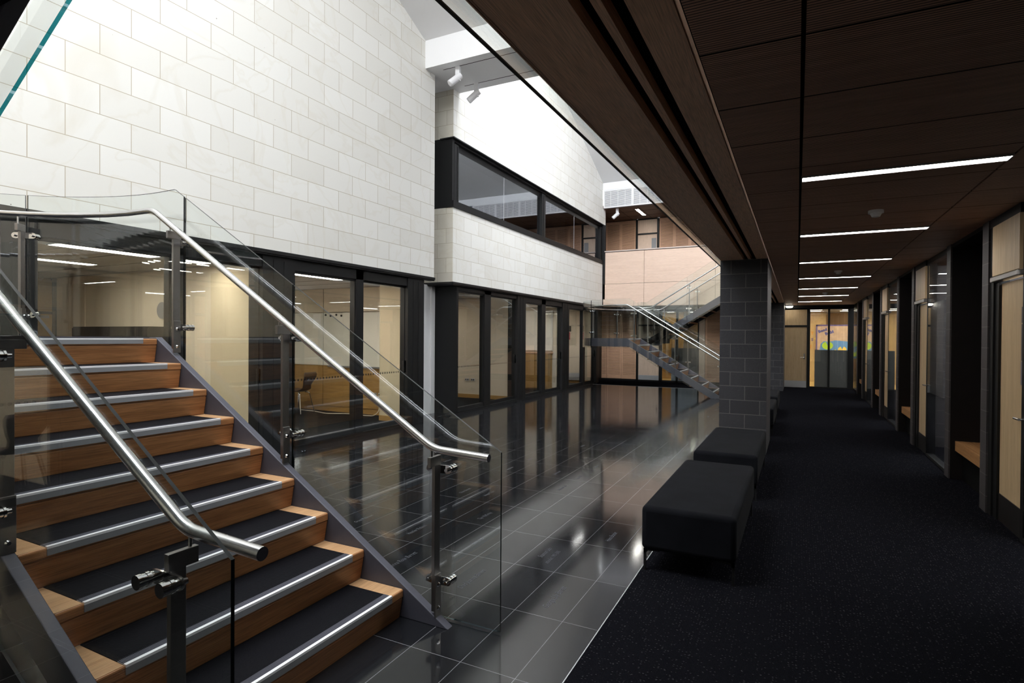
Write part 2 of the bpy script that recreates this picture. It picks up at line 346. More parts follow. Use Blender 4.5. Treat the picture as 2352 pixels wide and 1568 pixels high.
def tag(o, label=None, cat=None, group=None, kind=None):
    if label: o['label'] = label
    if cat: o['category'] = cat
    if group: o['group'] = group
    if kind: o['kind'] = kind
    return o
def empty(name, loc, label=None, cat=None, group=None, kind=None):
    o = bpy.data.objects.new(name, None); o.location = loc; o.empty_display_size = .1; COL.objects.link(o)
    return tag(o, label, cat, group, kind)
def copy_tree(o, parent=None):
    c = o.copy(); COL.objects.link(c)
    if parent is not None: c.parent = parent
    for ch in list(o.children): copy_tree(ch, c)
    return c
def struct(mb, name, mats, parent=None, **k):
    o = mb.build(name, mats, parent, **k)
    if parent is None: o['kind'] = 'structure'
    return o
def fillet(path, r=.07, n=5):
    P = [Vector(p) for p in path]; out = [P[0]]
    for i in range(1, len(P)-1):
        a, b, c = P[i-1], P[i], P[i+1]; d1 = (a-b); d2 = (c-b); rr = min(r, d1.length*.45, d2.length*.45)
        p, q = b+d1.normalized()*rr, b+d2.normalized()*rr
        for k in range(n+1):
            t = k/n; out.append(p*(1-t)**2 + b*2*t*(1-t) + q*t*t)
    out.append(P[-1]); return out
def single(mb, name, mats, label, cat, group=None, kind=None, **k):
    """a thing that is one mesh, its origin at the middle of its base"""
    xs, ys, zs = zip(*mb.v); c = Vector(((min(xs)+max(xs))/2, (min(ys)+max(ys))/2, min(zs)))
    mb.v = [tuple(Vector(v)-c) for v in mb.v]
    o = mb.build(name, mats, None, **k); o.location = c
    return tag(o, label, cat, group, kind)

# ================================================================== FLOORS
struct(MB().box(-6.85, -.956, -4, 18.55, -.1, 0), 'floor', M['tile'])
fc = MB().box(-.95, 2.2, -4, 21, -.1, .0015).box(-6.85, -.955, 18.555, 21, -.1, .0015)
struct(fc, 'floor_carpet', M['carpet'])
struct(MB().box(-.956, -.951, -4, 18.55, -.02, .003).box(-6.85, -.95, 18.55, 18.56, -.02, .003), 'trim_1', M['alu'])
# engraved names in the black tiles
floor_o = bpy.data.objects['floor']
def engrave(txt, x, y, size, gap=.058):
    cu = bpy.data.curves.new('engraving', 'FONT'); cu.body = txt; cu.size = size; cu.shear = .3; cu.space_line = 1.2; cu.resolution_u = 2
    t = bpy.data.objects.new('engraving_tmp', cu); COL.objects.link(t); bpy.context.view_layer.update()
    me = bpy.data.meshes.new_from_object(t.evaluated_get(bpy.context.evaluated_depsgraph_get())); bpy.data.objects.remove(t)
    me.materials.clear(); me.materials.append(M['engrave'])
    o = bpy.data.objects.new('engraving', me); COL.objects.link(o); o.parent = floor_o
    o.location = (x, y, .0006); o.rotation_euler = (0, 0, R(90)); o.scale = (.62, 1, 1)
for t in [('Georgia Lily Barrett', -1.30, 3.07, .062), ('Shannon Lido', -1.64, 3.76, .058), ('attended 1995-2005', -1.56, 3.68, .05), ('Helena Brander', -1.30, 4.30, .058),
          ('Catherina Rose Barrett', -2.49, 3.05, .062), ('Heather Robson', -2.78, 3.70, .058), ('Grace Robinson', -3.36, 3.72, .056),
          ('Kendall Montgomery', -3.70, 4.31, .056), ('attended 2003-2006', -3.61, 4.29, .05), ('Nikki Lido', -2.20, 3.75, .056), ('Tayn McKinney', -2.46, 4.29, .056),
          ('Oliver Barrett', -3.05, 4.92, .056), ('Chad Jasmine Barrett', -1.885, 3.05, .06), ('Imogen Taylor', -2.78, 4.95, .056), ('Madeleine Reid', -2.2, 5.5, .056), ('James Howell', -2.5, 6.1, .056)]:
    engrave(*t)
rows = ['Emily Hart', 'Lucy Brown', 'Kate Ellis', 'Anna Reid', 'Sarah Dunn', 'Julia West', 'Grace Hill', 'Ruby Lane']
for i in range(26):
    gx = random.randint(0, 14); gy = random.randint(5, 24)
    engrave(rows[i % 8], -1.165-.3*gx-.13, 2.365+.6*gy+.08, .056)

# ================================================================== STONE WALL AND LEFT FRONT
def roof1(y): return 7.07 + (8.66-y)*.43
def roof2(y): return 7.07 + (19.4-y)*.418
X = -6.2
struct(MB().prism([(-4, 2.72), (8.975, 2.72), (8.975, 7.07), (8.66, 7.07), (2.2, roof1(2.2)+.1), (-4, roof1(2.2)+.1)], 0, X-.12, X), 'wall_left', M['stone_near'])
struct(MB().prism([(9.63, 2.70), (19.4, 2.70), (19.4, 4.20), (9.63, 4.20)], 0, X-.12, X), 'wall_left_far', M['stone_far'])
struct(MB().prism([(9.63, 5.60), (19.72, 5.60), (19.72, 6.18), (19.4, 6.18), (19.4, 7.07), (10.9, roof2(10.9)), (9.63, roof2(10.9))], 0, X-.12, X), 'wall_left_upper', M['stone_far'])
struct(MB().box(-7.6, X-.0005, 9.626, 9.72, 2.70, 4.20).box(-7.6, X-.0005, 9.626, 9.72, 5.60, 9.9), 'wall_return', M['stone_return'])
struct(MB().box(-6.95, -6.79, 8.76, 9.83, 0, 2.66).box(-6.79, -6.76, 9.70, 9.83, 0, 2.66).box(-7.1, -7.0, 8.7, 9.62, 2.66, 6.56).box(-7.1, -6.32, 8.80, 8.9, 2.66, 6.56), 'wall_recess', M['white'])
# black lintels
lin = MB().box(X-.1, X+.03, -4, 8.975, 2.675, 2.72).box(X-.1, X+.012, -4, 8.975, 2.655, 2.675)
struct(lin, 'trim_2', M['black'])
lin = MB().box(-6.95, X+.04, 9.585, 19.3, 2.655, 2.70).box(-6.95, X+.015, 9.60, 19.3, 2.635, 2.655)
struct(lin, 'trim_3', M['black'])
# window band above
wb = empty('window_1', (X, 14.5, 4.2), kind='structure')
f = MB().box(-6.36, -6.17, 9.60, 19.42, 4.20, 4.33).box(-6.55, -6.30, 9.66, 19.4, 5.385, 5.60).box(-6.45, -6.24, 9.66, 19.4, 5.54, 5.58).box(-6.5, -6.16, 9.59, 19.74, 5.58, 5.602)
for y0, y1 in ((9.69, 9.86), (14.10, 14.33), (19.2, 19.36)): f.box(-6.36, -6.215, y0, y1, 4.33, 5.50)
for y0, y1 in ((9.80, 9.83), (14.19, 14.23)): f.box(-6.36, -6.205, y0, y1, 4.33, 5.46)
f.box(-7.6, -6.22, 9.625, 9.70, 4.20, 5.60)
f.build('window_frame', M['black'], wb)
for y0, y1 in ((9.86, 11.995), (12.005, 14.10), (14.33, 16.745), (16.755, 19.2)):
    MB().box(-6.30, -6.29, y0, y1, 4.33, 5.40).build('pane', M['pane_grey'], wb)
MB().box(-6.30, -6.287, 11.995, 12.005, 4.33, 5.40).box(-6.30, -6.287, 16.745, 16.755, 4.33, 5.40).build('seal', M['alu'], wb)
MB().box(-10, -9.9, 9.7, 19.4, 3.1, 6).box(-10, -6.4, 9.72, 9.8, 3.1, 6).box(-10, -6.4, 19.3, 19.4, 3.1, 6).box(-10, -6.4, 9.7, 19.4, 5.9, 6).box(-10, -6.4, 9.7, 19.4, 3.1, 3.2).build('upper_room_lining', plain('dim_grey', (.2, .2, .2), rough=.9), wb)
# end of the far stone wall: dark reveal posts
struct(MB().box(-6.33, -6.108, 19.4, 19.46, 2.95, 5.58).box(-6.9, -6.3, 19.46, 19.6, 3.15, 5.58), 'trim_4', M['black'])
struct(MB().box(-7.6, -6.32, 19.3, 19.42, 0, 7.1).box(-7.6, -6.9, 19.3, 22, 0, 7.1), 'wall_side_far', M['head'])

M['dots'] = glassmat('etched_dots', tint=(.75, .76, .76), f0=.3)
# ---- sliding glass fronts of the rooms
FX0, FX1 = -6.36, -6.25
def front(n, y0, y1, ym0, ym1, label_, handle_side=1, head=2.5, dots=.968):
    wdw = empty('window_%d' % n, (FX1, (y0+y1)/2, 0), kind='structure')
    f = MB().box(FX0, FX1, y0-.001, y1+.001, head, 2.66).box(FX0, FX1+.01, y0, y1, 0, .05)
    if ym0: f.box(FX0-.02, FX1, ym0, ym1, .0, 2.66)
    f.build('window_frame', M['black'], wdw)
    segs = ((y0, ym0), (ym1, y1)) if ym0 else ((y0, y1),)
    for k, (a, b) in enumerate(segs):
        fr = MB().box(FX0+.02, FX1-.02-.03*k, a, b, .05, .125).box(FX0+.02, FX1-.02-.03*k, a, b, head-.03, head)
        fr.box(FX0+.02, FX1-.02-.03*k, a, a+.012, .05, head).box(FX0+.02, FX1-.02-.03*k, b-.012, b, .05, head)
        sash = fr.build('sash', M['black'], wdw)
        MB().box(FX0+.045, FX0+.052, a+.01, b-.01, .12, head-.02).build('pane', M['pane'], sash)
        if dots:
            d = MB(); y = a+.07
            while y < b-.05:
                d.cyl((FX0+.054, y, dots), (FX0+.0545, y, dots), .017, 14); y += .06
            d.build('marker_dots', M['dots'], sash)
        if k: MB().box(FX1-.055, FX1-.02, b+.0, b+.022, .95, 1.16).build('pull_handle', M['white_gloss'], wdw)
    return wdw
def bpost(n, y0, y1, x1=FX1+.02, x0=-6.5):
    f = MB().box(x0, x1, y0, y1, 0, 2.66)
    g = (y1-y0)/3
    for i in range(1, 3): f.box(x1, x1+.006, y0+g*i-.012, y0+g*i+.012, 0, 2.6)
    return struct(f, 'wall_post', M['black'])
bpost(1, -4, -.764); front(3, -.764, 2.41, .74, .90, '')
bpost(1, 2.41, 2.68); front(4, 2.68, 5.13, 3.93, 4.08, '', dots=0)
bpost(2, 5.13, 5.66); front(5, 5.66, 8.21, 6.90, 7.07, '')
struct(MB().box(-6.405, FX1+.02, 8.21, 8.70, 0, 2.66).box(FX1+.02, FX1+.026, 8.36, 8.40, 0, 2.6).box(FX1+.02, FX1+.026, 8.52, 8.56, 0, 2.6), 'wall_post', M['black'])
struct(MB().box(-6.79, FX1+.02, 9.83, 9.90, 0, 2.64).box(FX1+.02, FX1+.024, 9.84, 9.86, 0, 2.6), 'wall_post', M['black'])
front(6, 9.90, 12.66, 11.03, 11.315, '', head=2.55)
bpost(3, 12.66, 13.14); front(7, 13.14, 15.70, 14.2, 14.46, '')
bpost(4, 15.70, 16.24); front(8, 16.24, 18.83, 17.58, 17.75, '')
struct(MB().box(-6.75, FX1+.03, 18.83, 18.98, 0, 2.66).box(-6.85, -6.70, 18.83, 21, 0, 2.7), 'wall_post', M['black'])

# ---- rooms behind the glass
def room(y0, y1, xb, near='cream', far='cream', back='cream', open_end=False):
    xf = -6.40
    struct(MB().box(xb, xf, y0, y1, -.1, .002), 'floor_room', M['room_floor'])
    struct(MB().box(xb, xf, y0, y1, 2.6, 2.68), 'ceiling_room', M['room_ceiling'])
    struct(MB().box(xb-.1, xb, y0-.1, y1+.1, 0, 2.68), 'wall_room_back', M[back])
    struct(MB().box(xb, xf, y0-.08, y0, 0, 2.68), 'wall_room_near', M[near])
    if open_end:                                        # this room runs a little deeper behind the recess
        struct(MB().box(xb, -6.96, 9.05, 9.13, 0, 2.68), 'wall_room_end', M[far])
        struct(MB().box(xb, -6.96, 8.75, 9.05, 2.6, 2.68), 'ceiling_room', M['room_ceiling']); struct(MB().box(xb, -6.96, 8.75, 9.05, -.1, .002), 'floor_room', M['room_floor'])
    else:
        struct(MB().box(xb, xf, y1, y1+.08, 0, 2.68), 'wall_room_end', M[far])
        struct(MB().box(xb, xf, y1-.015, y1, 0, .1), 'baseboard_room', M['ochre'])
    g = MB()                                            # ceiling joints
    y = y0+.3
    while y < y1: g.box(xb, xf, y, y+.006, 2.597, 2.6); y += .6
    struct(g, 'trim_5', M['blackmatt'])
room(-1.0, 2.45, -9.2); room(2.62, 5.42, -12, back='ochre'); room(5.51, 8.75, -11, open_end=True)
room(9.95, 12.72, -10); room(13.1, 15.6, -9.5); room(16.2, 18.75, -9.5)
lamp_n = [0]
def strip_light(x0, x1, y0, y1, z, label, group, mat='lamp', dz=.012):
    c = ((x0+x1)/2, (y0+y1)/2, z-dz)
    t = empty('ceiling_light', c, label, 'ceiling light', group)
    e = .008
    MB().box(x0-e, x0, y0-e, y1+e, z-dz, z+.002).box(x1, x1+e, y0-e, y1+e, z-dz, z+.002).box(x0, x1, y0-e, y0, z-dz, z+.002).box(x0, x1, y1, y1+e, z-dz, z+.002).build('frame', M['grey'], t)
    MB().box(x0, x1, y0, y1, z-dz+.003, z).build('diffuser', M[mat], t)
    return t
G = 'strip lights in the rooms behind the glass'
strip_light(-7.46, -7.24, 3.30, 4.42, 2.6, 'long strip light in the room ceiling seen above the stair landing', G, 'lamp_room')
strip_light(-7.42, -7.22, 4.62, 5.12, 2.6, 'short strip light just right of the landing post, in the left room', G, 'lamp_room')
strip_light(-9.12, -8.92, 3.50, 4.55, 2.6, 'second strip light deeper in the left room, near its ochre door', G, 'lamp_room')
strip_light(-7.36, -7.16, 5.75, 7.62, 2.6, 'strip light at the top of the glass front behind the stair handrail', G, 'lamp_room')
strip_light(-9.0, -8.88, 5.75, 7.1, 2.6, 'strip light deep in the whiteboard room', G, 'lamp_room')
strip_light(-7.6, -7.48, -.5, .62, 2.6, 'strip light of the room beside the near stair, seen in reflection', G, 'lamp_room')
strip_light(-7.6, -7.48, 1.0, 2.12, 2.6, 'added strip light to brighten the room beside the near stair, against its far partition', G, 'lamp_room')  # extra fixture, put in to strengthen this room's reflection in the balustrade glass
strip_light(-8.6, -8.48, -.5, .62, 2.6, 'added strip light to brighten the room beside the near stair, in its deeper row', G, 'lamp_room')  # another extra fixture, added to brighten the mirrored room
strip_light(-8.2, -8.08, 10.6, 11.7, 2.6, 'strip light in the first room past the white recess', G, 'lamp_room')
strip_light(-7.6, -7.48, 13.7, 14.8, 2.6, 'strip light in the room with the low timber cupboard', G, 'lamp_room')
strip_light(-7.6, -7.48, 16.8, 17.9, 2.6, 'strip light in the last room before the far corner', G, 'lamp_room')

# left room: ochre door at the back, black cabinet, pinboards, clock
t = empty('door_1', (-11.98, 4.9, 0), kind='structure')
MB().box(-12, -11.96, 4.72, 5.36, .02, 1.95).build('door_leaf', M['ochre'], t); MB().box(-12, -11.96, 4.72, 5.36, 2.0, 2.56).build('transom_panel', M['ochre'], t)
MB().box(-12, -11.97, 4.68, 4.72, 0, 2.6).box(-12, -11.94, 5.36, 5.42, 0, 2.6).box(-12, -11.97, 4.7, 5.38, 1.95, 2.0).build('door_frame', M['blackmatt'], t)
MB().box(-11.96, -11.92, 4.76, 5.30, 1.88, 1.93).build('door_closer', M['grey'], t)
t = empty('cabinet', (-8.8, 5.2, 0), 'long low black cabinet against the cream wall, seen past the landing', 'cabinet')
MB().box(-10.55, -8.51, 5.02, 5.40, .05, 1.72).build('body', M['plastic'], t)
for i in range(4): MB().box(-10.54+i*.51, -10.035+i*.51, 5.0, 5.02, .1, 1.70).build('door', M['plastic'], t)
single(MB().cyl((-8.79, 5.415, 1.975), (-8.79, 5.385, 1.975), .13, 28), 'wall_clock', M['grey'], 'round wall clock on the cream wall, left of the landing post', 'clock')
single(MB().box(-7.66, -6.62, 5.405, 5.419, .3, 2.5), 'pinboard', M['cream_pin'], 'beige pinboard panel at the window end of the left room wall', 'pinboard')

# whiteboard room
t = empty('joinery_wall', (-8.9, 9.0, 0), 'timber joinery wall with white writing panels above, in the whiteboard room', 'joinery')
for x0, x1 in ((-10.70, -9.04), (-9.02, -7.09)):
    MB().box(x0, x1, 8.96, 9.04, .12, .965).build('timber_panel', M['ochre'], t)
    MB().box(x0, x1, 8.97, 9.04, .975, 2.085).build('writing_panel', M['whiteboard'], t)
    MB().box(x0, x1, 8.97, 9.04, 2.10, 2.59).build('upper_panel', M['cream'], t)
MB().box(-10.7, -7.1, 8.98, 9.04, 0, .12).build('plinth', M['ochre'], t)
MB().box(-8.85, -7.15, 8.91, 8.97, .945, .975).build('pen_tray', M['grey'], t)
struct(MB().box(-7.08, -6.41, 8.46, 8.75, .1, 2.6), 'wall_nib', M['cream_pin']); struct(MB().box(-7.08, -6.41, 8.45, 8.75, 0, .1), 'baseboard_nib', M['ochre'])
for k, xx in enumerate((-8.96, -8.82, -8.66, -8.52)):
    single(MB().cyl((xx, 8.97, 2.04-.02*(k % 2)), (xx, 8.955, 2.04-.02*(k % 2)), .022, 12), 'magnet', M['plastic'], 'black magnets at the top of the writing panel', 'magnet', 'magnets on the writing panel')
single(MB().box(-9.32, -9.10, 8.964, 8.968, 1.76, 2.06), 'paper_sheet', M['white'], 'white sheet pinned at the top of the writing panel left of the magnets', 'paper')
t = empty('desk', (-10.1, 8.35, 0), 'dark desk with a pale side beside the shell chair in the whiteboard room', 'desk')
MB().box(-10.7, -9.58, 8.0, 8.7, .70, .74).build('desk_top', M['plastic'], t); MB().box(-9.66, -9.60, 8.05, 8.65, 0, .70).build('side_panel', M['cream'], t); MB().box(-10.68, -10.62, 8.05, 8.65, 0, .70).build('side_panel', M['cream'], t)
def chair(loc, rz, label, cat='chair', mat='brownplastic'):
    t = empty('shell_chair', loc, label, cat)
    # side profile of the one-piece shell, extruded across and pinched at the waist
    prof = [(.22, .455), (.12, .445), (0, .435), (-.10, .44), (-.16, .47), (-.19, .52), (-.20, .58), (-.235, .66), (-.275, .74), (-.285, .80), (-.27, .845)]
    wid = [.19, .21, .215, .20, .17, .13, .12, .16, .19, .195, .17]
    mb = MB(); nx = 9; v = []
    for (px_, pz), w_ in zip(prof, wid):
        for i in range(nx):
            u = i/(nx-1)*2-1; v.append((px_, u*w_, pz+.02*u*u*(1 if pz < .5 else 0)))
    fs = [(a*nx+i, a*nx+i+1, (a+1)*nx+i+1, (a+1)*nx+i) for a in range(len(prof)-1) for i in range(nx-1)]
    mb.add([(x+loc[0], y+loc[1], z+loc[2]) for x, y, z in v], fs)
    sh = mb.build('shell', M[mat], t, smooth=True); s_ = sh.modifiers.new('thick', 'SOLIDIFY'); s_.thickness = .014
    for sx, sy in ((1, 1), (1, -1), (-1, 1), (-1, -1)):
        p = [(sx*.06, sy*.10, .43), (sx*.13, sy*.15, .415), (sx*.21, sy*.215, .0)]
        MB().tube([Vector(q)+Vector(loc) for q in fillet(p, .03)], .011, 10).build('leg', M['chrome'], t, smooth=True)
    t.rotation_euler = (0, 0, rz); return t
chair((-9.22, 8.5, .002), R(188), 'brown shell chair with chrome legs beside the desk behind the glass front')
chair((-6.8, -.6, .002), R(176), 'brown shell chair in the room left of the stair, seen mirrored in the balustrade glass')
cable = [(-9.5, 8.78, .012), (-9.0, 8.75, .012), (-8.6, 8.6, .012), (-8.1, 8.85, .012), (-7.8, 8.75, .012), (-7.5, 8.8, .012), (-7.45, 8.9, .1), (-7.5, 8.935, .4)]
single(MB().tube(fillet(cable, .15), .009, 6), 'cable', M['cream'], 'pale cable lying on the dark carpet of the whiteboard room', 'cable')
def outlet(x, y, z, label, group='power outlets on room walls'):
    t = empty('power_outlet', (x, y, z), label, 'outlet', group)
    MB().box(x-.058, x+.058, y-.012, y, z-.035, z+.035).build('plate', M['alu'], t)
    for s_ in (-1, 1): MB().box(x+s_*.028-.012, x+s_*.028+.012, y-.016, y-.012, z-.018, z+.018).build('socket', M['plastic'], t)
outlet(-7.62, 8.955, .42, 'left power outlet on the timber panel behind the stair rail'); outlet(-7.46, 8.955, .42, 'right power outlet on the timber panel behind the stair rail')
outlet(-7.72, 12.715, .48, 'left of two steel outlets low on the cream wall past the white recess'); outlet(-7.54, 12.715, .48, 'right of two steel outlets low on the cream wall past the white recess')
# timber cupboard room
t = empty('cupboard', (-7.8, 15.3, 0), 'low timber cupboard with slatted doors under a whiteboard, in the third glass room', 'cupboard')
MB().box(-8.9, -6.5, 15.25, 15.55, .08, 1.12).build('body', M['ochre'], t); MB().box(-8.92, -6.48, 15.22, 15.58, 1.12, 1.15).build('top', M['louvre'], t)
for i in range(3):
    d = MB().box(-8.88+i*.8, -8.1+i*.8, 15.235, 15.25, .1, 1.1)
    if i < 2:
        for k in range(26): d.box(-8.82+i*.8, -8.16+i*.8, 15.225, 15.236, .18+k*.034, .2+k*.034)
    d.build('cupboard_door', M['ochre'], t)
single(MB().box(-8.8, -6.5, 15.56, 15.584, 1.2, 2.4), 'whiteboard', M['whiteboard'], 'wide whiteboard above the low timber cupboard', 'whiteboard')
# last room: door with red sign, small white table
t = empty('door_2', (-7.2, 18.7, 0), kind='structure')
MB().box(-7.55, -6.75, 18.70, 18.74, .1, 2.05).build('door_leaf', M['cream'], t); MB().box(-7.55, -6.75, 18.69, 18.70, .1, .34).build('kick_plate', M['alu'], t)
MB().box(-7.32, -7.14, 18.685, 18.70, 1.52, 1.78).build('sign', M['red'], t); MB().box(-7.36, -7.1, 18.69, 18.70, 1.8, 2.0).build('notice_panel', M['plastic'], t)
MB().box(-7.42, -7.36, 18.66, 18.70, 1.0, 1.2).box(-7.42, -7.28, 18.64, 18.66, 1.08, 1.1).build('door_handle', M['steel'], t)
t = empty('table', (-7.1, 16.8, 0), 'small white table just inside the last glass room', 'table')
MB().box(-7.6, -6.6, 16.5, 17.1, .71, .75).build('table_top', M['white_gloss'], t)
for a in (-7.56, -6.64):
    for b in (16.54, 17.06): MB().cyl((a, b, 0), (a, b, .71), .025, 12).build('leg', M['white_gloss'], t, smooth=True)

# ================================================================== ROOF, BEAMS
rx0, rx1 = -6.3, 1.75
r = MB()
def slab(mb, ya, za, yb, zb, th=.15): mb.prism([(ya, za), (yb, zb), (yb, zb+th), (ya, za+th)], 0, rx0, rx1)
slab(r, 8.66, 7.07, 2.2, roof1(2.2)); slab(r, 19.4, 7.07, 10.9, roof2(10.9))  # far slope lengthened out of view to narrow the skylight
struct(r, 'ceiling_vault', M['white'])
b = MB().box(rx0-1.3, rx1, 8.66, 9.85, 6.56, 7.07)
b.box(rx0, rx1, 9.80, 9.85, 7.07, 8.2)  # unseen upstand, added to cut the daylight on the far stone wall
struct(b, 'ceiling_beam', M['white'])
g = MB().box(-5.93, -3.2, 8.845, 8.86, 6.5585, 6.5605).box(-5.93, -3.2, 9.60, 9.615, 6.5585, 6.5605).box(-6.9, -6.2, 9.0, 9.0, 6.5585, 6.5605)
struct(g, 'trim_6', M['blackmatt'])
struct(MB().box(-3.3, rx1, 8.845, 8.86, 6.5585, 6.5605).box(-3.3, rx1, 9.60, 9.615, 6.5585, 6.5605), 'trim_7', M['blackmatt'])
# skylight frames: mullions and panes
for k, (ya, za, yb, zb) in enumerate(((-1.2, 9.3, 2.2, 9.95), (9.85, 8.2, 10.9, 10.65))):
    t = empty('window_%d' % (20+k), (-2.3, (ya+yb)/2, min(za, zb)), kind='structure')
    mu = MB()
    for i in range(6):
        xx = -6.3+i*1.6; mu.prism([(ya, za), (yb, zb), (yb, zb+.08), (ya, za+.08)], 0, xx, xx+.05)
    mu.build('glazing_bar', M['white'], t)
struct(MB().box(-6.4, 1.75, -4.1, -4, 0, 10.1).box(-6.3, rx1, -4, -1.2, 9.3, 9.4), 'wall_behind', M['cream'])
struct(MB().box(1.65, 1.75, -4, 22, 3.1, 10.6), 'wall_upper_right', M['white'])
struct(MB().box(-6.35, -6.3, 9.8, 11.6, 10.2, 10.5).box(-6.5, -6.35, -4, 2.3, 9.9, 10), 'trim_8', M['white'])

# far end: upper bulkhead with white louvres
struct(MB().box(-6.2, 1.7, 19.4, 19.55, 6.815, 7.07).box(-6.2, 1.7, 19.41, 19.55, 6.80, 6.815), 'wall_far_fascia', M['white_gloss'])
def louvres(x0, x1, z0, z1, y, pitch, mat, n_leaf, stile, rail, parent, name='louvre_leaf', depth=.03, mullion=True):
    wl = (x1-x0)/n_leaf
    for i in range(n_leaf):
        a, b = x0+i*wl+.002, x0+(i+1)*wl-.002
        mb = MB().box(a, a+stile, y, y+depth, z0, z1).box(b-stile, b, y, y+depth, z0, z1).box(a+stile, b-stile, y, y+depth, z0, z0+rail).box(a+stile, b-stile, y, y+depth, z1-rail, z1)
        z = z0+rail
        while z < z1-rail-.003:
            mb.prism([(y+.003, z+pitch*.0), (y+depth*.5, z+pitch*.25), (y+depth*.5, z+pitch*.8), (y+.003, z+pitch*.56)], 0, a+stile, b-stile); z += pitch
        mb.build(name, mat, parent)
t = empty('louvred_bulkhead', (-2.3, 19.45, 6.18), 'white louvred bulkhead under the sloping roof at the far end', 'bulkhead')
MB().box(-6.2, 1.7, 19.46, 19.55, 6.18, 6.80).build('backing', plain('louvre_back', (.20, .21, .26), rough=.8), t)
louvres(-6.18, -1.0, 6.18, 6.80, 19.40, .033, M['white_gloss'], 5, .035, .03, t, depth=.05)
for i in range(20):
    xx = -6.18+5.18/20*i
    if i % 4: MB().box(xx-.006, xx+.006, 19.395, 19.42, 6.2, 6.78).build('divider', M['white_gloss'], t)
# upper gallery ceiling, floor slab, balcony front
t = struct(MB().box(-6.9, 1.7, 19.55, 22, 6.18, 6.3), 'ceiling_gallery', wood('gallery_ceiling', (.12, .06, .035), (.08, .038, .022), axis=1, rough=.5))
g = MB()
for i in range(8): g.box(-6.5+i*.75, -6.493+i*.75, 19.56, 21.8, 6.176, 6.1805)
for yy in (20.3, 21.1): g.box(-6.9, 1.7, yy, yy+.007, 6.176, 6.1805)
struct(g, 'trim_9', M['blackmatt'])
struct(MB().box(-6.9, 1.7, 19.51, 22, 2.72, 3.15), 'ceiling_far', M['head'])
bal = empty('balcony_front', (-3.5, 19.4, 2.7), 'pale timber-panelled balcony front across the far end', 'balcony')
for (x0, x1) in ((-6.10, -4.725), (-4.715, -2.4), (-2.39, -.95)):
    MB().box(x0, x1, 19.40, 19.45, 3.495, 4.60).build('front_panel', M['pink_h'], bal)
for (x0, x1) in ((-6.165, -4.725), (-4.715, -2.4), (-2.39, -.95)):
    MB().box(x0, x1, 19.40, 19.45, 2.70, 3.485).build('front_panel', M['pink_h'], bal)
MB().box(-6.12, -.95, 19.37, 19.50, 4.62, 4.655).build('capping', plain('pale_capping', (.62, .52, .47), rough=.4), bal)
MB().box(-6.1, -.95, 19.452, 19.50, 2.72, 4.62).build('core', M['head'], bal)
# upper gallery wall at Y=21.8
def doorset(n, x0, x1, z0, zt, z1, y, matl='pink_v', kick=True, vision=False, handle=1, leafz=.02):
    t = empty('door_%d' % n, ((x0+x1)/2, y, z0), kind='structure')
    MB().box(x0, x1, y, y+.04, z0+leafz, zt-.03).build('door_leaf', M[matl], t)
    MB().box(x0, x1, y-.005, y+.04, zt+.03, z1).build('transom_panel', M[matl], t)
    MB().box(x0-.08, x0, y-.03, y+.06, z0, z1+.03).box(x1, x1+.08, y-.03, y+.06, z0, z1+.03).box(x0, x1, y-.02, y+.06, zt-.03, zt+.03).box(x0, x1, y-.02, y+.06, z1, z1+.04).build('door_frame', M['black'], t)
    if kick: MB().box(x0+.005, x1-.005, y-.006, y, z0+leafz, z0+.22).build('kick_plate', M['alu'], t)
    xh = x1-.07 if handle > 0 else x0+.07
    h = MB().box(xh-.02, xh+.02, y-.01, y, z0+.93, z0+1.12).cyl((xh, y-.01, z0+.99), (xh, y-.05, z0+.99), .009, 10).cyl((xh, y-.05, z0+.99), (xh-handle*.12, y-.05, z0+.99), .009, 10)
    h.build('door_handle', M['steel'], t)
    return t
t = empty('louvre_wall', (-6.2, 21.8, 3.15), 'timber louvre panels left of the upper gallery door', 'louvre panel', 'upper gallery louvres')
MB().box(-6.95, -5.63, 21.84, 21.9, 3.15, 6.2).build('backing', plain('louvre_dark', (.02, .011, .008), rough=.8), t)
louvres(-6.83, -5.63, 3.15, 6.16, 21.8, .045, M['louvre'], 2, .05, .09, t)
doorset(3, -5.55, -4.81, 3.15, 5.60, 6.14, 21.8)
d3 = bpy.data.objects['door_3']
MB().box(-5.02, -4.84, 21.79, 21.80, 4.86, 5.42).build('vision_panel', M['grey'], d3); MB().box(-5.02, -4.84, 21.785, 21.79, 4.70, 4.84).build('notice', M['white'], d3)
t = empty('louvre_wall', (-3, 21.8, 3.15), 'timber louvre panels right of the upper gallery door', 'louvre panel', 'upper gallery louvres')
MB().box(-4.73, 1.7, 21.84, 21.9, 3.15, 6.2).build('backing', bpy.data.materials['louvre_dark'], t)
louvres(-4.73, -.8, 3.15, 6.16, 21.8, .045, M['louvre'], 7, .05, .09, t)
single(MB().cyl((-3.45, 20.6, 6.18), (-3.45, 20.6, 6.15), .09, 20), 'ceiling_disc', M['white'], 'small round disc on the upper gallery ceiling', 'speaker')
strip_light(-5.2, -5.08, 20.0, 21.1, 6.18, 'slanting strip light on the upper gallery ceiling', None, 'lamp')

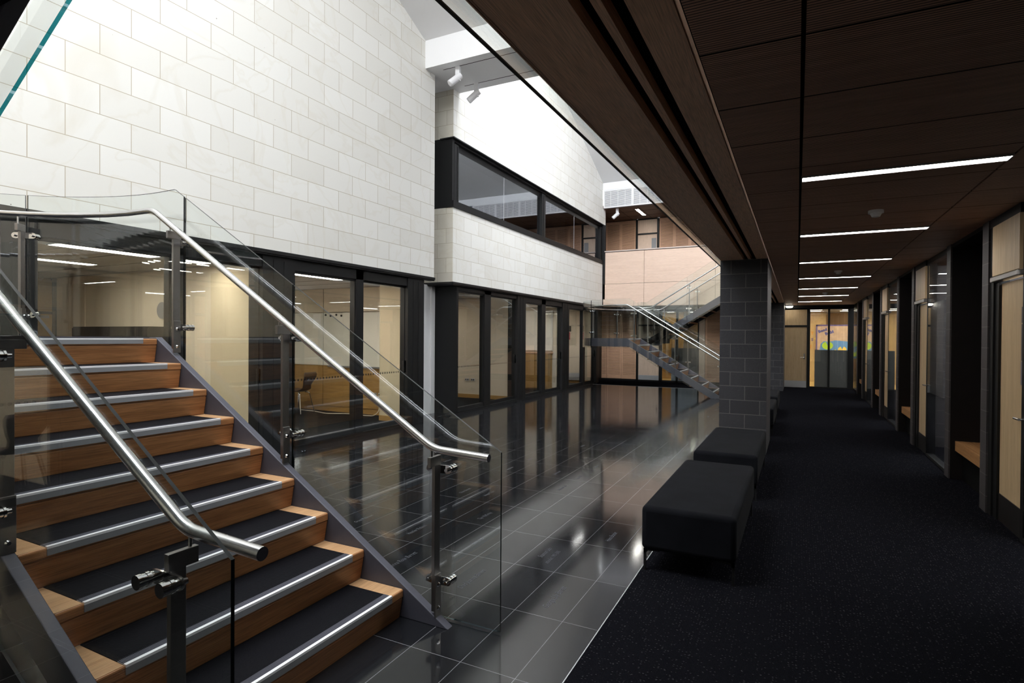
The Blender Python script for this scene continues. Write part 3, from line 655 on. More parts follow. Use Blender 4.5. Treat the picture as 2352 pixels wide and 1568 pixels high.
# ground floor far wall at Y=20.9
YW = 20.9
t = empty('louvre_screen', (-6.03, YW, 0), 'timber louvre screen at ground level left of the far door', 'louvre screen')
MB().box(-6.69, -5.35, YW+.04, YW+.1, 0, 2.59).build('backing', bpy.data.materials['louvre_dark'], t)
louvres(-6.69, -6.49, .06, 2.6, YW, .043, M['louvre'], 1, .03, .12, t); louvres(-6.48, -5.92, .06, 2.6, YW, .043, M['louvre'], 1, .05, .12, t); louvres(-5.915, -5.35, .06, 2.6, YW, .043, M['louvre'], 1, .05, .12, t)
doorset(4, -5.27, -4.51, 0, 2.06, 2.6, YW)
t = empty('window_9', (-3.8, YW, 0), kind='structure')
MB().box(-4.43, -4.40, YW-.03, YW+.05, 0, 2.65).box(-3.905, -3.83, YW-.03, YW+.05, 0, 2.65).box(-3.15, -3.11, YW-.03, YW+.05, 0, 2.65).box(-4.43, -3.11, YW-.02, YW+.05, 0, .06).box(-4.43, -3.11, YW-.02, YW+.05, 2.55, 2.65).build('window_frame', M['black'], t)
for a, b in ((-4.40, -3.905), (-3.83, -3.15)): MB().box(a, b, YW, YW+.008, .06, 2.55).build('pane', M['pane'], t)
MB().box(-4.07, -3.905, YW+.01, YW+.014, .06, 1.24).box(-3.83, -3.15, YW+.01, YW+.014, .06, 1.24).build('frosted_film', plain('frosted_blue', (.30, .34, .40), rough=.4), t)
t = empty('louvre_screen', (-2, YW, 0), 'timber louvre screen at ground level behind the far stair, beside the dark pier', 'louvre screen')
MB().box(-3.11, -2.91, YW, YW+.05, .06, 2.7).build('side_panel', M['pink_v'], t)
MB().box(-3.1, -.9, YW+.05, YW+.1, 0, 2.7).build('backing', bpy.data.materials['louvre_dark'], t)
louvres(-2.9, -.95, .06, 2.6, YW, .043, M['louvre'], 2, .06, .12, t)
struct(MB().box(-6.75, -.4, YW+.1, YW+.15, 2.6, 2.75).box(-6.75, -.4, YW-.03, YW+.1, 0, .05), 'trim_10', M['black'])
# rooms beyond the far wall
struct(MB().box(-6.8, 3.2, 21.1, 27, -.1, .002), 'floor_classroom', M['yellow_floor'])
struct(MB().box(-6.8, 3.2, 21.0, 27, 2.6, 2.7), 'ceiling_classroom', M['room_ceiling'])
struct(MB().box(-6.8, 3.2, 26.9, 27, 0, 2.7).box(-6.9, -6.8, 21, 27, 0, 2.7).box(3.2, 3.3, 21, 27, 0, 2.7).box(-3.0, -2.9, 21.1, 27, 0, 2.7), 'wall_classroom', M['cream'])
struct(MB().box(-4.9, -3.95, 22.6, 22.7, 0, 2.6), 'wall_ochre', M['ochre'])
for k, (x, y) in enumerate(((-5.3, 22), (-3.6, 24), (-3.7, 22.2))):
    strip_light(x, x+1.1, y, y+.1, 2.6, 'strip light in the room behind the far stair', 'strip lights behind the far stair', 'lamp_room')

# ================================================================== CORRIDOR CEILING AND BULKHEAD
c = MB(); YB, YE = -4.0, 21.0
cols = [(-.350, .002), (.018, 1.131), (1.143, 1.62)]
ys = [2.31+.5945*i for i in range(-11, 33)]
lights_y = [4.37+2.392*i for i in range(7)]
for (a, b) in cols:
    for y in ys:
        y0, y1 = max(y+.008, YB), min(y+.5945-.008, YE)
        if y1-y0 < .05: continue
        c.box(a, b, y0, y1, 2.70, 2.72)
ceil = struct(c, 'ceiling', M['slot'])
jb = MB()
for (a, b) in cols:
    for y in ys:
        if y > YB and y < YE: jb.box(a, b, y-.0078, y+.0078, 2.7012, 2.715)
jb.build('joint_strip', M['blackmatt'], ceil)
struct(MB().box(-.98, 2.2, YB, YE+.1, 2.76, 2.80).box(-.97, 1.75, YB, 19.45, 2.95, 3.15), 'ceiling_void', M['blackmatt'])
bk = MB()
jo = [YB, 4.36, 8.1, 11.9, 15.6, 19.4]
for i in range(len(jo)-1):
    y0, y1 = jo[i]+.002, jo[i+1]-.002
    bk.box(-.967, -.680, y0, y1, 2.70, 2.76); bk.box(-.516, -.373, y0, y1, 2.70, 2.76); bk.box(-.617, -.583, y0, y1, 2.70, 2.76)
struct(bk, 'ceiling_bulkhead', M['bulk'])
struct(MB().box(-.972, -.962, YB, 19.4, 2.698, 3.15).box(-.975, -.969, YB, 19.4, 2.694, 2.712), 'trim_11', M['bulk'])
for i, y in enumerate(lights_y):
    strip_light(.022, 1.127, y-.05, y+.05, 2.70, ['nearest and longest strip light on the corridor ceiling', 'second strip light along the corridor ceiling', 'third strip light along the corridor ceiling', 'fourth strip light along the corridor ceiling', 'fifth strip light along the corridor ceiling', 'sixth strip light along the corridor ceiling', 'farthest strip light on the corridor ceiling, before the glazed end wall'][i], 'strip lights along the corridor ceiling')
def detector(x, y, label):
    t = empty('smoke_detector', (x, y, 2.65), label, 'smoke detector', 'smoke detectors on the corridor ceiling')
    MB().cyl((x, y, 2.70), (x, y, 2.675), .058, 24).build('base', M['white_gloss'], t, smooth=True)
    MB().cyl((x, y, 2.675), (x, y, 2.645), .045, 24, r1=.03).build('sensor', M['white_gloss'], t, smooth=True)
detector(.59, 5.72, 'white smoke detector on the dark ceiling between the first two strip lights')
detector(.58, 10.5, 'white smoke detector on the dark ceiling between the third and fourth strip lights')
detector(.58, 15.3, 'white smoke detector on the dark ceiling between the fifth and sixth strip lights')
t = empty('round_lamp', (-.24, 20.5, 2.60), 'small round glowing lamp on the ceiling above the far corridor door', 'lamp')
MB().cyl((-.24, 20.5, 2.70), (-.24, 20.5, 2.66), .12, 28).build('base', M['grey'], t, smooth=True); MB().cyl((-.24, 20.5, 2.66), (-.24, 20.5, 2.61), .11, 28, r1=.085).build('lamp_shade', M['lamp_round'], t, smooth=True)

# upper guard glass along the slab edge
t = empty('edge_balustrade', (-1.02, 10, 2.66), 'long glass balustrade fixed to the upper slab edge', 'balustrade')
gy = [.75, 4.33, 7.72, 11.11, 14.5, 17.3]
for a, b in zip(gy[:-1], gy[1:]):
    MB().box(-1.026, -1.014, a+.006, b-.006, 2.66, 4.15).build('glass_panel', [M['glass'], M['glass_edge']], t)
    MB().box(-1.027, -1.013, a+.006, b-.006, 2.656, 2.662).build('bottom_edge', M['black'], t)
MB().tube([(-1.08+.2, .75, 4.05), (-.88, 17.3, 4.05)], .021, 14).build('handrail', M['steel'], t, smooth=True)
def single_post(x, y):
    p = MB().box(x-.01, x+.01, y-.03, y+.03, 3.15, 4.02).build('post', M['poststeel'], t)
for y in (2.5, 4.33, 6.0, 7.72, 9.4, 11.11, 12.8, 14.5, 16): single_post(-.93, y)

# ================================================================== BLOCK PIERS LEFT SIDE OF CORRIDOR
def pier(y0, y1, label):
    t = empty('block_pier', (-.675, (y0+y1)/2, 0), label, 'pier', 'dark block piers beside the corridor')
    MB().box(-.982, -.370, y0, y0+.05, 0, 2.70).build('front_face', M['block_x'], t)
    MB().box(-.981, -.371, y0+.05, y1, 0, 2.70).build('side_face', M['block_y'], t)
pier(8.5, 9.8, 'dark speckled concrete block pier standing on the tile edge behind the two stools')
pier(19.13, 20.89, 'bluish block pier at the far end, left of the corridor door')

# ================================================================== CORRIDOR RIGHT SIDE
XR = 1.57
fins = []
def fin(y0, label):
    o = MB().box(XR, 2.15, y0, y0+.19, 0, 2.70)
    o = single(o, 'block_fin', M['block_y'], label, 'pier', 'narrow block fins along the right wall')
# block texture needs world coordinates on a moved origin: keep origins on the course grid
order = ['first', 'second', 'third', 'fourth', 'fifth', 'sixth', 'seventh', 'eighth']
for i, y in enumerate((4.37, 6.65, 8.10, 10.38, 11.83, 14.11, 15.56, 17.84, 19.29)):
    nm = ['block fin beside the nearest timber door, outside the right edge', 'nearest visible block fin, left of the big pale door', 'second block fin from the right, at the far side of the nearest niche', 'third block fin from the right, left of the narrow pale door', 'fourth block fin, at the far side of the second niche', 'fifth block fin, left of the third door', 'sixth block fin, at the far side of the third niche', 'seventh block fin, near the corridor end', 'last block fin beside the glazed end wall'][i]
    fin(y, nm)
def niche(y0, y1, label):
    struct(MB().box(2.08, 2.14, y0, y1, 0, 2.70).box(1.585, 2.1, y0, y1, 2.66, 2.7).box(1.585, 2.08, y1-.012, y1, 0, 2.66).box(1.585, 2.08, y0, y0+.012, 0, 2.66), 'wall_niche', M['niche'])
    t = empty('niche_bench', (1.85, (y0+y1)/2, 0), label, 'bench', 'timber benches in the wall niches')
    MB().box(1.63, 1.66, y0+.013, y1-.013, .33, .44).build('front_rail', M['bench'], t)
    w_ = (2.08-1.66)/4
    for i in range(4): MB().box(1.663+w_*i, 1.66+w_*(i+1)-.003, y0+.013, y1-.013, .41, .44).build('seat_board', M['bench'], t)
    MB().box(1.70, 2.07, y0+.02, y1-.02, 0, .41).build('base', M['blackmatt'], t)
niche(6.84, 8.10, 'nearest timber slat bench in the dark wall niche'); niche(10.57, 11.83, 'second timber slat bench in the wall niches')
niche(14.30, 15.56, 'third timber slat bench in the wall niches'); niche(18.03, 19.29, 'farthest timber slat bench in the wall niches')
def bay(n, yf, sign=True):
    """door set just in front of the fin at yf, glazing from there to the previous fin"""
    t = empty('door_%d' % n, (1.62, yf-.5, 0), kind='structure')
    a, b = yf-.80, yf-.20
    MB().box(1.62, 1.66, a, b, .24, 2.10).build('door_leaf', M['door'], t)
    MB().box(1.615, 1.66, a, b, .0, .24).build('kick_plate', M['plastic'], t)
    MB().box(1.575, 1.62, a, yf-.10, 2.175, 2.62).build('transom_panel', M['door'], t)
    MB().box(1.56, 1.64, a-.01, yf-.09, 2.12, 2.165).build('track_beam', M['poststeel'], t, bevel=.006)
    MB().box(1.60, 1.70, b, yf, 0, 2.11).box(1.585, 1.70, yf-.10, yf, 0, 2.70).box(1.60, 1.7, a-.06, a, 0, 2.70).box(1.58, 1.7, a, yf, 2.62, 2.70).build('door_frame', M['black'], t)
    h = MB().cyl((1.62, a-.03, .97), (1.575, a-.03, .97), .01, 10).cyl((1.575, a-.04, .97), (1.575, a+.075, .97), .01, 10)
    h.build('door_handle', M['steel'], t, smooth=True)
    if sign:
        MB().box(1.614, 1.62, a-.0, a+.075, 1.74, 1.87).build('sign', M['sign'], t); MB().box(1.614, 1.62, a, a+.075, 1.435, 1.73).build('sign', M['sign'], t); MB().box(1.614, 1.62, a, a+.078, 1.24, 1.43).build('sign', plain('sign_lilac', (.22, .20, .26), rough=.4), t)
    g = empty('window_%d' % (n+20), (1.60, yf-1.4, 0), kind='structure')
    y0 = yf-2.09
    MB().box(1.60, 1.68, y0, a-.06, 0, .04).box(1.60, 1.68, y0, a-.06, 2.64, 2.70).build('window_frame', M['black'], g)
    ym = (y0+a-.06)/2+.05
    MB().box(1.602, 1.612, y0, ym-.004, .04, 2.64).build('pane', M['pane'], g); MB().box(1.602, 1.612, ym+.004, a-.06, .04, 2.64).build('pane', M['pane'], g)
bay(5, 6.65); bay(6, 10.38, False); bay(7, 14.11, False); bay(8, 17.84, False)
struct(MB().box(1.60, 1.7, 19.48, 21, 0, .05).box(1.6, 1.7, 19.48, 21, 2.6, 2.7), 'trim_12', M['black'])
g = empty('window_10', (1.60, 20.2, 0), kind='structure')
MB().box(1.602, 1.612, 19.48, 20.9, .05, 2.6).build('pane', M['pane'], g)
struct(MB().box(2.9, 3.0, -4, 21, 0, 2.7), 'wall_right', M['blackmatt'])
struct(MB().box(1.5, 1.6, -4, 4.2, 0, 2.7), 'wall_right_near', M['niche'])
struct(MB().box(2.15, 3, -4, 21, -.1, 0), 'floor_side', M['room_floor'])

# corridor end wall
doorset(9, -.55, .28, 0, 2.02, 2.56, YW, 'door', leafz=.003)
t = empty('window_11', (.9, YW, 0), kind='structure')
MB().box(.36, .375, YW-.02, YW+.05, 0, 2.62).box(.88, .94, YW-.03, YW+.05, 0, 2.62).box(1.437, 1.6, YW-.03, YW+.05, 0, 2.7).box(.36, 1.6, YW-.02, YW+.05, 0, .05).box(-.6, 1.6, YW-.02, YW+.05, 2.56, 2.70).build('window_frame', M['black'], t)
for a, b in ((.375, .88), (.94, 1.437)): MB().box(a, b, YW, YW+.008, .05, 2.56).build('pane', M['pane'], t)
MB().box(.51, .88, YW+.012, YW+.016, .05, 1.245).box(.94, 1.437, YW+.012, YW+.016, .05, 1.245).build('frosted_film', M['frost'], t)
# classroom beyond: timber walls, display board, chair
struct(MB().box(-.7, 3.1, 25.2, 25.3, 0, 2.6), 'wall_classroom_end', plain('warm_wall', (.62, .43, .22), rough=.8))
struct(MB().box(-.6, .95, 24.0, 24.05, 0, 2.6), 'wall_classroom_timber', wood('warm_timber', (.66, .46, .2), (.58, .39, .16), axis=2, rough=.5))
t = empty('display_board', (1.6, 25.1, 1.2), 'display board with blue pond, green lily pads and letters, through the corridor end glass', 'display board')
DX, DZ = .78, .0
MB().box(.62, 2.3, 23.90, 23.94, .9, 2.13).build('backing', M['kraft'], t)
MB().box(.62, 2.3, 23.893, 23.90, 2.08, 2.13).box(.62, .665, 23.893, 23.90, .9, 2.13).build('border', M['purple'], t)
mb = MB(); pts = [(.76, .9), (2.3, .9), (2.3, 1.52), (2.0, 1.50), (1.75, 1.50), (1.5, 1.53), (1.25, 1.55), (1.05, 1.50), (.88, 1.52), (.78, 1.42), (.74, 1.2)]
mb.prism(pts, 1, 23.885, 23.892).build('pond', M['blue'], t)
def pad(cx, cz, r_, mat):
    pts = [(cx+r_*math.cos(a)*1.05, cz+r_*.85*math.sin(a)) for a in [R(110)+R(320)*i/18 for i in range(19)]]+[(cx, cz)]
    MB().prism(pts, 1, 23.876, 23.884).build('lily_pad', M[mat], t)
pad(1.0, 1.36, .17, 'green'); pad(1.80, 1.42, .13, 'green'); pad(1.86, 1.08, .12, 'green'); pad(1.32, 1.10, .15, 'yellow'); pad(1.47, 1.22, .13, 'yellow')
def letters(txt, x, z, size, rot, mat, parent, y=23.88):
    cu = bpy.data.curves.new('lettering', 'FONT'); cu.body = txt; cu.size = size; cu.extrude = .002; cu.offset = .006; cu.resolution_u = 2
    tt = bpy.data.objects.new('tmp', cu); COL.objects.link(tt); bpy.context.view_layer.update()
    me = bpy.data.meshes.new_from_object(tt.evaluated_get(bpy.context.evaluated_depsgraph_get())); bpy.data.objects.remove(tt)
    me.materials.clear(); me.materials.append(M[mat]); o = bpy.data.objects.new('lettering', me); COL.objects.link(o)
    off = Vector((0, 0, 0)); p = parent
    while p: off += p.location; p = p.parent
    o.parent = parent; o.location = Vector((x, y, z))-off; o.rotation_euler = (R(90), R(-rot), 0)
letters('Bond', .71, 1.82, .14, 20, 'navy', t); letters('Budd', .93, 1.74, .14, 20, 'navy', t)
bd = empty('paper_letters', (.5, 23.98, 1.4), 'small coloured letters stuck on the timber wall left of the display board', 'letters')
for ch, x, z, mt in (('S', .36, 1.79, 'blue'), ('T', .46, 1.77, 'orange'), ('S', .47, 1.53, 'purple'), ('J', .44, 1.28, 'orange'), ('y', .38, 1.62, 'yellow'), ('c', .57, 1.58, 'yellow')):
    letters(ch, x, z, .14, 0, mt, bd, 23.985)
t = empty('pinboard', (-.9, 24.6, .5), 'blue pinboard with green leaves and white letters, seen mirrored in the corridor glass', 'pinboard')
MB().box(-2.6, -.75, 24.9, 24.95, 1.0, 2.1).build('backing', M['blue'], t); MB().box(-2.6, -.75, 24.88, 24.9, .75, 1.2).build('lower_strip', M['darkblue'], t)
for i in range(9): MB().box(-2.5+i*.2, -2.38+i*.2, 24.86, 24.88, 1.45+.1*(i % 3), 1.62+.1*(i % 3)).build('card', M[['white', 'red', 'green'][i % 3]], t)
for k, x in enumerate((1.9, .2, -1.6)):
    for yy in (22.0, 23.1):
        strip_light(x-.55, x+.55, yy-.05, yy+.05, 2.6, 'strip light in the classroom beyond the corridor end', 'strip lights in the end classroom', 'lamp_room')
chair((-.1, 22.6, .002), R(100), 'dark chair in the end classroom seen only in the corridor glass', mat='plastic')

# ================================================================== STOOLS
def stool(y0, y1, label):
    x0, x1 = -.945, -.335
    t = empty('upholstered_bench', ((x0+x1)/2, (y0+y1)/2, 0), label, 'ottoman', 'black upholstered benches along the tile edge')
    MB().box(x0, x1, y0, y1, .15, .45).build('cushion', M['velvet'], t, bevel=.035, seg=4, smooth=True)
    for xx, sx in ((x0+.012, 1), (x1-.012, -1)):
        for yy, sy in ((y0+.03, 1), (y1-.03, -1)):
            l = MB().box(xx-.006*0, xx+sx*.016, yy, yy+sy*.016, 0, .15)
            l.prism([(xx, .15), (xx+sx*.11, .15), (xx+sx*.11, .143), (xx+sx*.03, .138), (xx+sx*.018, .12), (xx, .12)], 1, min(yy, yy+sy*.016), max(yy, yy+sy*.016))
            l.build('leg', M['black'], t)
stool(3.86, 5.56, 'nearest long black velvet bench on the edge between tiles and carpet'); stool(6.02, 7.76, 'second black velvet bench, just in front of the dark block pier')
stool(10.2, 11.9, 'third black bench, half hidden behind the block pier'); stool(12.35, 14.1, 'farthest black bench, behind the block pier')

# ================================================================== STAIRS
GO, RI = .2868, .1757
XC = -4.385
def nose(x): return .1617 + (-1.985-x)*RI/GO
def noseu(x): return 1.744 + (x+3.79)*RI/GO
def build_stair(ax, s, where, lod):
    yl = lambda v: ax+s*v
    t = empty('staircase', (-3, ax, 0), 'timber and dark steel staircase with rounded landing, '+where, 'staircase')
    def two(a, b): return (yl(a), yl(b)) if s > 0 else (yl(b), yl(a))
    lo_poly = [(-1.685, 0), (-2.03, 0), (-4.235, 1.345), (XC, 1.345), (XC, 1.58), (-4.305, 1.58)]
    lo_poly2 = [(-1.72, 0), (-2.03, 0), (-4.235, 1.345), (XC, 1.345), (XC, 1.58), (-4.31, 1.575), (-4.28, 1.57)]
    for a, b in ((.135, .185), (1.62, 1.67)):
        y0, y1 = two(a, b); MB().prism(lo_poly2 if a < 1 else lo_poly, 1, y0, y1).build('stringer', M['stringer'], t, bevel=.004)
    xt = -3.79+(3.17-.02-1.744)/(RI/GO)
    up_poly = [(XC, 1.345), (-4.11, 1.345), (-1.55, 1.345+(-1.55+4.11)*RI/GO), (-1.0, 2.93), (-1.0, 3.17), (xt, 3.17), (-4.09, 1.58), (XC, 1.58)]
    for a, b in ((-.15, -.10), (-1.67, -1.62)):
        y0, y1 = two(a, b); MB().prism(up_poly, 1, y0, y1).build('stringer', M['stringer'], t, bevel=.004)
    # steps of the lower flight
    y0, y1 = two(.186, 1.619)
    for k in range(1, 10):
        x = -1.985-GO*(k-1); z = .1617+RI*(k-1)
        xb = x-GO-.03 if k < 9 else XC
        st = MB().box(xb, x, y0, y1, z-.045, z)
        st.prism([(x-.003, z-.045), (x-.028, z-RI-.0), (x-.05, z-RI-.0), (x-.05, z-.045)], 1, y0+.0005, y1-.0005)
        so = st.build('step', M['step'], t, bevel=.007)
        if k > 1: MB().box(xb, x-.05, y0, y1, z-.052, z-.0455).box(x-.056, x-.0505, y0, y1, z-RI, z-.052).build('dark_underside', M['blackmatt'], so)  # black sheet added so the underside of the tread stays dark
        MB().box(xb+.002 if k < 9 else xb, x-.054, y0+.10, y1-.105, z-.002, z+.0035).build('rubber_mat', M['rubber'], so)
        no = MB().box(x-.054, x-.012, y0+.10, y1-.105, z-.001, z+.003).box(x-.0125, x+.005, y0+.10, y1-.105, z-.005, z+.006, 1).box(x, x+.0045, y0+.10, y1-.105, z-.034, z-.005).build('nosing', [M['nose_face'], M['nose_lip_glint']], so)
        MB().box(x-.052, x-.013, y0+.102, y1-.107, z+.003, z+.0052).build('grip_strip', M['ribbed'], so)
        for (ya, yb) in ((y0+.002, y0+.0985), (y1-.1035, y1-.002)):
            MB().box(xb+.002, x-.008, ya, yb, z-.001, z+.0012).build('tread_margin', M['step_pale'], so)
    # upper flight: steps, each with a black sheet added to darken its underside
    y0, y1 = two(-1.619, -.151)
    for k in range(1, 10):
        x = -3.79+GO*(k-1); z = 1.744+RI*(k-1)
        xb = x+GO+.03 if k < 9 else -.975
        st = MB().box(x, xb, y0, y1, z-.045, z).prism([(x+.003, z-.045), (x+.028, z-RI), (x+.05, z-RI), (x+.05, z-.045)], 1, y0+.0005, y1-.0005)
        so = st.build('step', M['step'], t)
        MB().box(x+.05, xb, y0, y1, z-.052, z-.0455).box(x+.0505, x+.056, y0, y1, z-RI, z-.052).build('dark_underside', M['blackmatt'], so)
        MB().box(x+.054, xb-.03, y0+.1, y1-.1, z-.002, z+.0035).build('rubber_mat', M['rubber'], so)
        MB().box(x-.004, x+.054, y0+.10, y1-.10, z-.001, z+.004).box(x-.005, x, y0+.10, y1-.10, z-.03, z+.004).build('nosing', M['alu'], so)
    # landing: rounded end
    n = 36; arc = lambda r, z: [(XC-r*math.sin(math.pi*i/n), yl(r*math.cos(math.pi*i/n))) for i in range(n+1)]
    po = arc(1.62, 0)
    MB().prism([(-4.38, yl(1.62))]+po+[(-4.38, yl(-1.62))], 2, 1.40, 1.566).prism([(-4.38, *[yl(-1.619)])[:2], (-3.76, yl(-1.619)), (-3.76, yl(-.151)), (-4.38, yl(-.151))], 2, 1.42, 1.566).build('landing', M['rubber'], t)
    a_, b_ = arc(1.62, 0), arc(1.67, 0); mb = MB(); v = []
    for p, q in zip(a_, b_): v += [(p[0], p[1], 1.345), (q[0], q[1], 1.345), (q[0], q[1], 1.58), (p[0], p[1], 1.58)]
    f = []
    for i in range(n):
        o = 4*i
        for j in range(4): f.append((o+j, o+(j+1) % 4, o+4+(j+1) % 4, o+4+j))
    f += [(0, 1, 2, 3), (4*n, 4*n+3, 4*n+2, 4*n+1)]
    mb.add(v, f).build('landing_rim', M['stringer'], t, smooth=True)
    # ---------------- balustrades
    def glass(parent, stations):
        """stations: (x, y_local, ztop, zbot) along the panel, panel 12 mm thick"""
        P = [Vector((x, yl(v), 0)) for x, v, _, _ in stations]; v = []; f = []; mi = []
        for i, p in enumerate(P):
            tt = (P[min(i+1, len(P)-1)]-P[max(i-1, 0)]).normalized(); nn = Vector((-tt.y, tt.x, 0))*.006
            zt, zb = stations[i][2], stations[i][3]
            v += [(*(p-nn).xy, zb), (*(p+nn).xy, zb), (*(p+nn).xy, zt), (*(p-nn).xy, zt)]
        for i in range(len(P)-1):
            o = 4*i
            for j, mm in ((0, 1), (1, 0), (2, 3), (3, 0)): f.append((o+j, o+(j+1) % 4, o+4+(j+1) % 4, o+4+j)); mi.append(mm)
        f += [(0, 1, 2, 3), (4*(len(P)-1)+3, 4*(len(P)-1)+2, 4*(len(P)-1)+1, 4*(len(P)-1))]; mi += [2, 2]
        mb = MB(); mb.v = v; mb.f = f; mb.m = mi
        return mb.build('glass_panel', [M['glass'], M['glass_edge'], M['glass_end'], M['glass_end']], parent)
    gt = lambda x: min(2.70, .981+.6126*(-1.414-x)); gtu = lambda x: max(2.70, noseu(x)+1.168)
    gb = lambda x: .012 if x > -1.99 else min(max(.012, nose(x)-.25), 1.30); gbu = lambda x: max(1.30, noseu(x)-.27)
    # posts
    def post(parent, x, v, zb, tdir, ndir, tilt=0):
        T = Vector((tdir[0], s*tdir[1], 0)).normalized(); Nn = Vector((ndir[0], s*ndir[1], 0)).normalized(); c = (x, yl(v))
        q = lambda a, b, z: Vector((c[0]+T.x*a+Nn.x*b, c[1]+T.y*a+Nn.y*b, z))
        p = MB().obox(c, T, Nn, (-.010, .010), (-.026, .026), zb+.02, zb+.828).obox(c, T, Nn, (.010, .020), (-.028, .026), zb-.01, zb+.225)
        po = p.build('post', M['poststeel'], parent, bevel=.002)
        MB().obox(c, T, Nn, (-.011, .011), (-.068, .034), zb+.825, zb+.880).build('cap_block', M['poststeel'], po, bevel=.002)
        MB().cyl(q(0, -.045, zb+.875), q(0, -.045, zb+.935), .0065, 10).build('rail_support', M['steel'], po, smooth=True)
        bo = MB()
        for dz in (.035, .165): bo.cyl(q(.020, 0, zb+dz), q(.028, 0, zb+dz), .013, 14, r1=.008)
        bo.build('bolt', M['chrome'], po, smooth=True)
        for dz in (.175, .80):
            cl = MB(); z = zb+dz; hw = .060
            pts = [(hw*sg+.023*math.cos(a)*1, .023*math.sin(a)) for sg, aa in ((1, range(-90, 91, 30)), (-1, range(90, 271, 30))) for a in [R(k) for k in aa]]
            base = []
            for b in (.027, .035): base += [q(a, b, z+h) for a, h in pts]
            k = len(pts); cl.add(base, [tuple(range(k))[::-1], tuple(range(k, 2*k))]+[(i, (i+1) % k, k+(i+1) % k, k+i) for i in range(k)])
            for sg in (-1, 1):
                cl.cyl(q(hw*sg, .035, z), q(hw*sg, .052, z), .019, 20).cyl(q(hw*sg, .052, z), q(hw*sg, .063, z), .023, 20).cyl(q(hw*sg, .063, z), q(hw*sg, .078, z), .021, 16).cyl(q(hw*sg, .077, z), q(hw*sg, .092, z), .023, 20)
                cl.cyl(q(hw*sg, .027, z), q(hw*sg, .006, z), .010, 12)
            cl.build('clamp', M['chrome'], po, smooth=True)
    # outer balustrade
    ob = empty('stair_balustrade', (-3.5, yl(1.65), .02), 'outer glass and steel balustrade wrapping the rounded landing, '+where, 'balustrade', 'stair balustrades')
    v = 1.715
    glass(ob, [(-1.412, v, gt(-1.412), .012), (-1.75, v, gt(-1.75), .012), (-2.03, v, gt(-2.03), .012), (-2.962, v, gt(-2.962), gb(-2.962))])
    glass(ob, [(-2.974, v, gt(-2.974), gb(-2.974)), (-4.098, v, gt(-4.098), gb(-4.098))])
    arcst = lambda a0, a1, k: [(XC-v*math.sin(a), v*math.cos(a), 2.70, 1.30) for a in [a0+(a1-a0)*i/k for i in range(k+1)]]
    glass(ob, [(-4.110, v, gt(-4.11), gb(-4.11)), (-4.22, v, gt(-4.22), 1.30), (-4.234, v, 2.70, 1.30)]+arcst(.015, R(39.6), 18))
    glass(ob, arcst(R(40.1), R(139.9), 28))
    glass(ob, arcst(R(140.4), R(179), 18)+[(-4.15, -v, 2.70, 1.30), (-4.116, -v, gtu(-4.116), 1.30)])
    xs_ = [-4.104, -3.0, -1.95, -1.02]
    for a, b in zip(xs_[:-1], xs_[1:]): glass(ob, [(a, -v, gtu(a), gbu(a))]+([(-1.495, -v, min(gtu(-1.495), 4.32), min(gbu(-1.495), 2.88))] if b > -1.4 else [])+[(b-.012, -v, min(gtu(b), 4.32), min(gbu(b), 2.88))])
    for x in (-1.785, -2.967, -4.10): post(ob, x, 1.645, max(0, nose(x)+.02) if x > -4.3 else 1.568, (1, 0), (0, 1))
    for a in (R(39.85), R(140.15)): post(ob, XC-1.645*math.sin(a), 1.645*math.cos(a), 1.575, (math.cos(a), math.sin(a)), (-math.sin(a), math.cos(a)))
    for x in (-3.95, -2.9, -1.9): post(ob, x, -1.645, noseu(x)+.02, (1, 0), (0, -1))
    rl = 1.60
    path = [(-1.425, yl(rl), .968), (-1.775, yl(rl), .985), (-4.305, yl(rl), 2.53)]+[(XC-rl*math.sin(math.pi*i/24), yl(rl*math.cos(math.pi*i/24)), 2.53) for i in range(1, 24)]+[(-4.058, yl(-rl), 2.53), (-1.495, yl(-rl), 4.10), (-1.02, yl(-rl), 4.10)]
    def railpath(path, sharp):
        out = [Vector(path[0])]; P = [Vector(p) for p in path]
        for i in range(1, len(P)-1):
            if i in sharp:
                a, b, c = P[i-1], P[i], P[i+1]; d1, d2 = a-b, c-b; rr = min(.06, d1.length*.4, d2.length*.4)
                p, q_ = b+d1.normalized()*rr, b+d2.normalized()*rr
                for k in range(6): u = k/5; out.append(p*(1-u)**2+b*2*u*(1-u)+q_*u*u)
            else: out.append(P[i])
        out.append(P[-1]); return out
    MB().tube(railpath(path, {1, 2, len(path)-3, len(path)-2}), .0215, 20).build('handrail', M['steel'], ob, smooth=True)
    # well-side balustrade
    wb_ = empty('stair_balustrade', (-3.2, yl(0), .02), 'well-side glass and steel balustrade between the two flights, '+where, 'balustrade', 'stair balustrades')
    v = .09
    gw = lambda x: min(2.70, .972+.650*(-1.405-x))
    glass(wb_, [(-1.405, v, gw(-1.405), .012), (-1.75, v, gw(-1.75), .012), (-2.03, v, gw(-2.03), .012), (-2.885, v, gw(-2.885), gb(-2.885))])
    glass(wb_, [(-2.90, v, gw(-2.90), gb(-2.90)), (-4.22, v, gw(-4.22), gb(-4.22)), (-4.40, v, 2.70, 1.30)])
    v = -.05
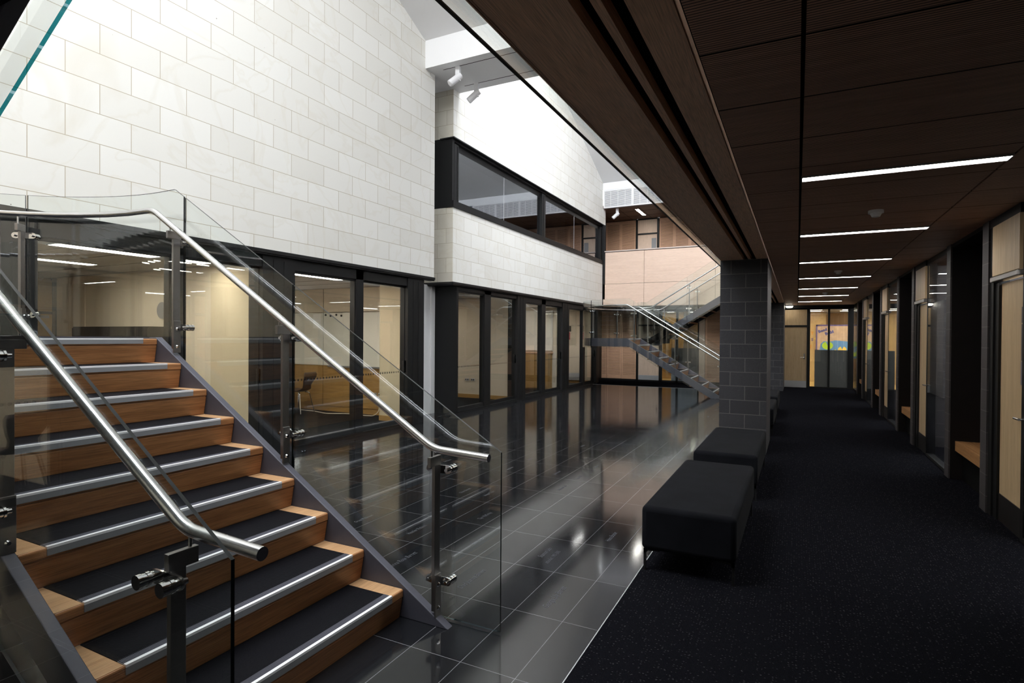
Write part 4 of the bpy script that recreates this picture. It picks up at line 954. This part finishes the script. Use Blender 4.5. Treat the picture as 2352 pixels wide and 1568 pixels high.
    glass(wb_, [(-4.33, v, 2.70, 1.30), (-4.14, v, 2.70, 1.30), (-2.96, v, gtu(-2.96), gbu(-2.96))])
    glass(wb_, [(-2.95, v, gtu(-2.95), gbu(-2.95)), (-1.50, v, gtu(-1.5), gbu(-1.5)), (-1.03, v, gtu(-1.5), gbu(-1.5))])
    for x in (-1.765, -2.88, -4.07): post(wb_, x, .16, nose(x)+.002, (1, 0), (0, -1))
    for x in (-3.95, -2.9, -1.9): post(wb_, x, -.125, noseu(x)+.02, (1, 0), (0, 1))
    ra, rb = .205, -.17; rc = (ra+rb)/2; rr = (ra-rb)/2
    path = [(-1.425, yl(ra), .945), (-1.785, yl(ra), .962), (-4.305, yl(ra), 2.53)]+[(-4.36-rr*math.sin(math.pi*i/12), yl(rc+rr*math.cos(math.pi*i/12)), 2.53) for i in range(0, 13)]+[(-4.058, yl(rb), 2.53), (-1.495, yl(rb), 4.10), (-1.02, yl(rb), 4.10)]
    MB().tube(railpath(path, {1, 2, len(path)-3, len(path)-2}), .0215, 20).build('handrail', M['steel'], wb_, smooth=True)
    return t
build_stair(.97, 1, 'nearest the camera', 0)
build_stair(17.42, -1, 'at the far end of the hall', 1)

# ================================================================== TRACK SPOTS
def spot(x, y, z, rz, label):
    t = empty('spotlight', (x, y, z), label, 'spotlight', 'white track spotlights')
    p = Vector((x, y, z))
    MB().box(x-.045, x+.045, y-.03, y+.03, z-.26, z).build('gear_box', M['white_gloss'], t, bevel=.006)
    d = Vector((math.cos(rz), math.sin(rz), -.9)).normalized(); c = p+Vector((math.cos(rz)*.05, math.sin(rz)*.05, -.24))
    MB().cyl(c-d*.13, c+d*.14, .062, 24).cyl(c+d*.14, c+d*.15, .062, 24, r1=.05).build('lamp_head', M['white_gloss'], t, smooth=True)
spot(-5.62, 8.87, 6.56, R(230), 'white square spotlight under the white beam, nearest the stone corner')
spot(-5.66, 9.61, 6.56, R(200), 'smaller white spotlight behind it on the second slot of the white beam')
spot(-5.75, 19.65, 6.18, R(200), 'white spotlight hanging under the white louvred bulkhead at the far end')
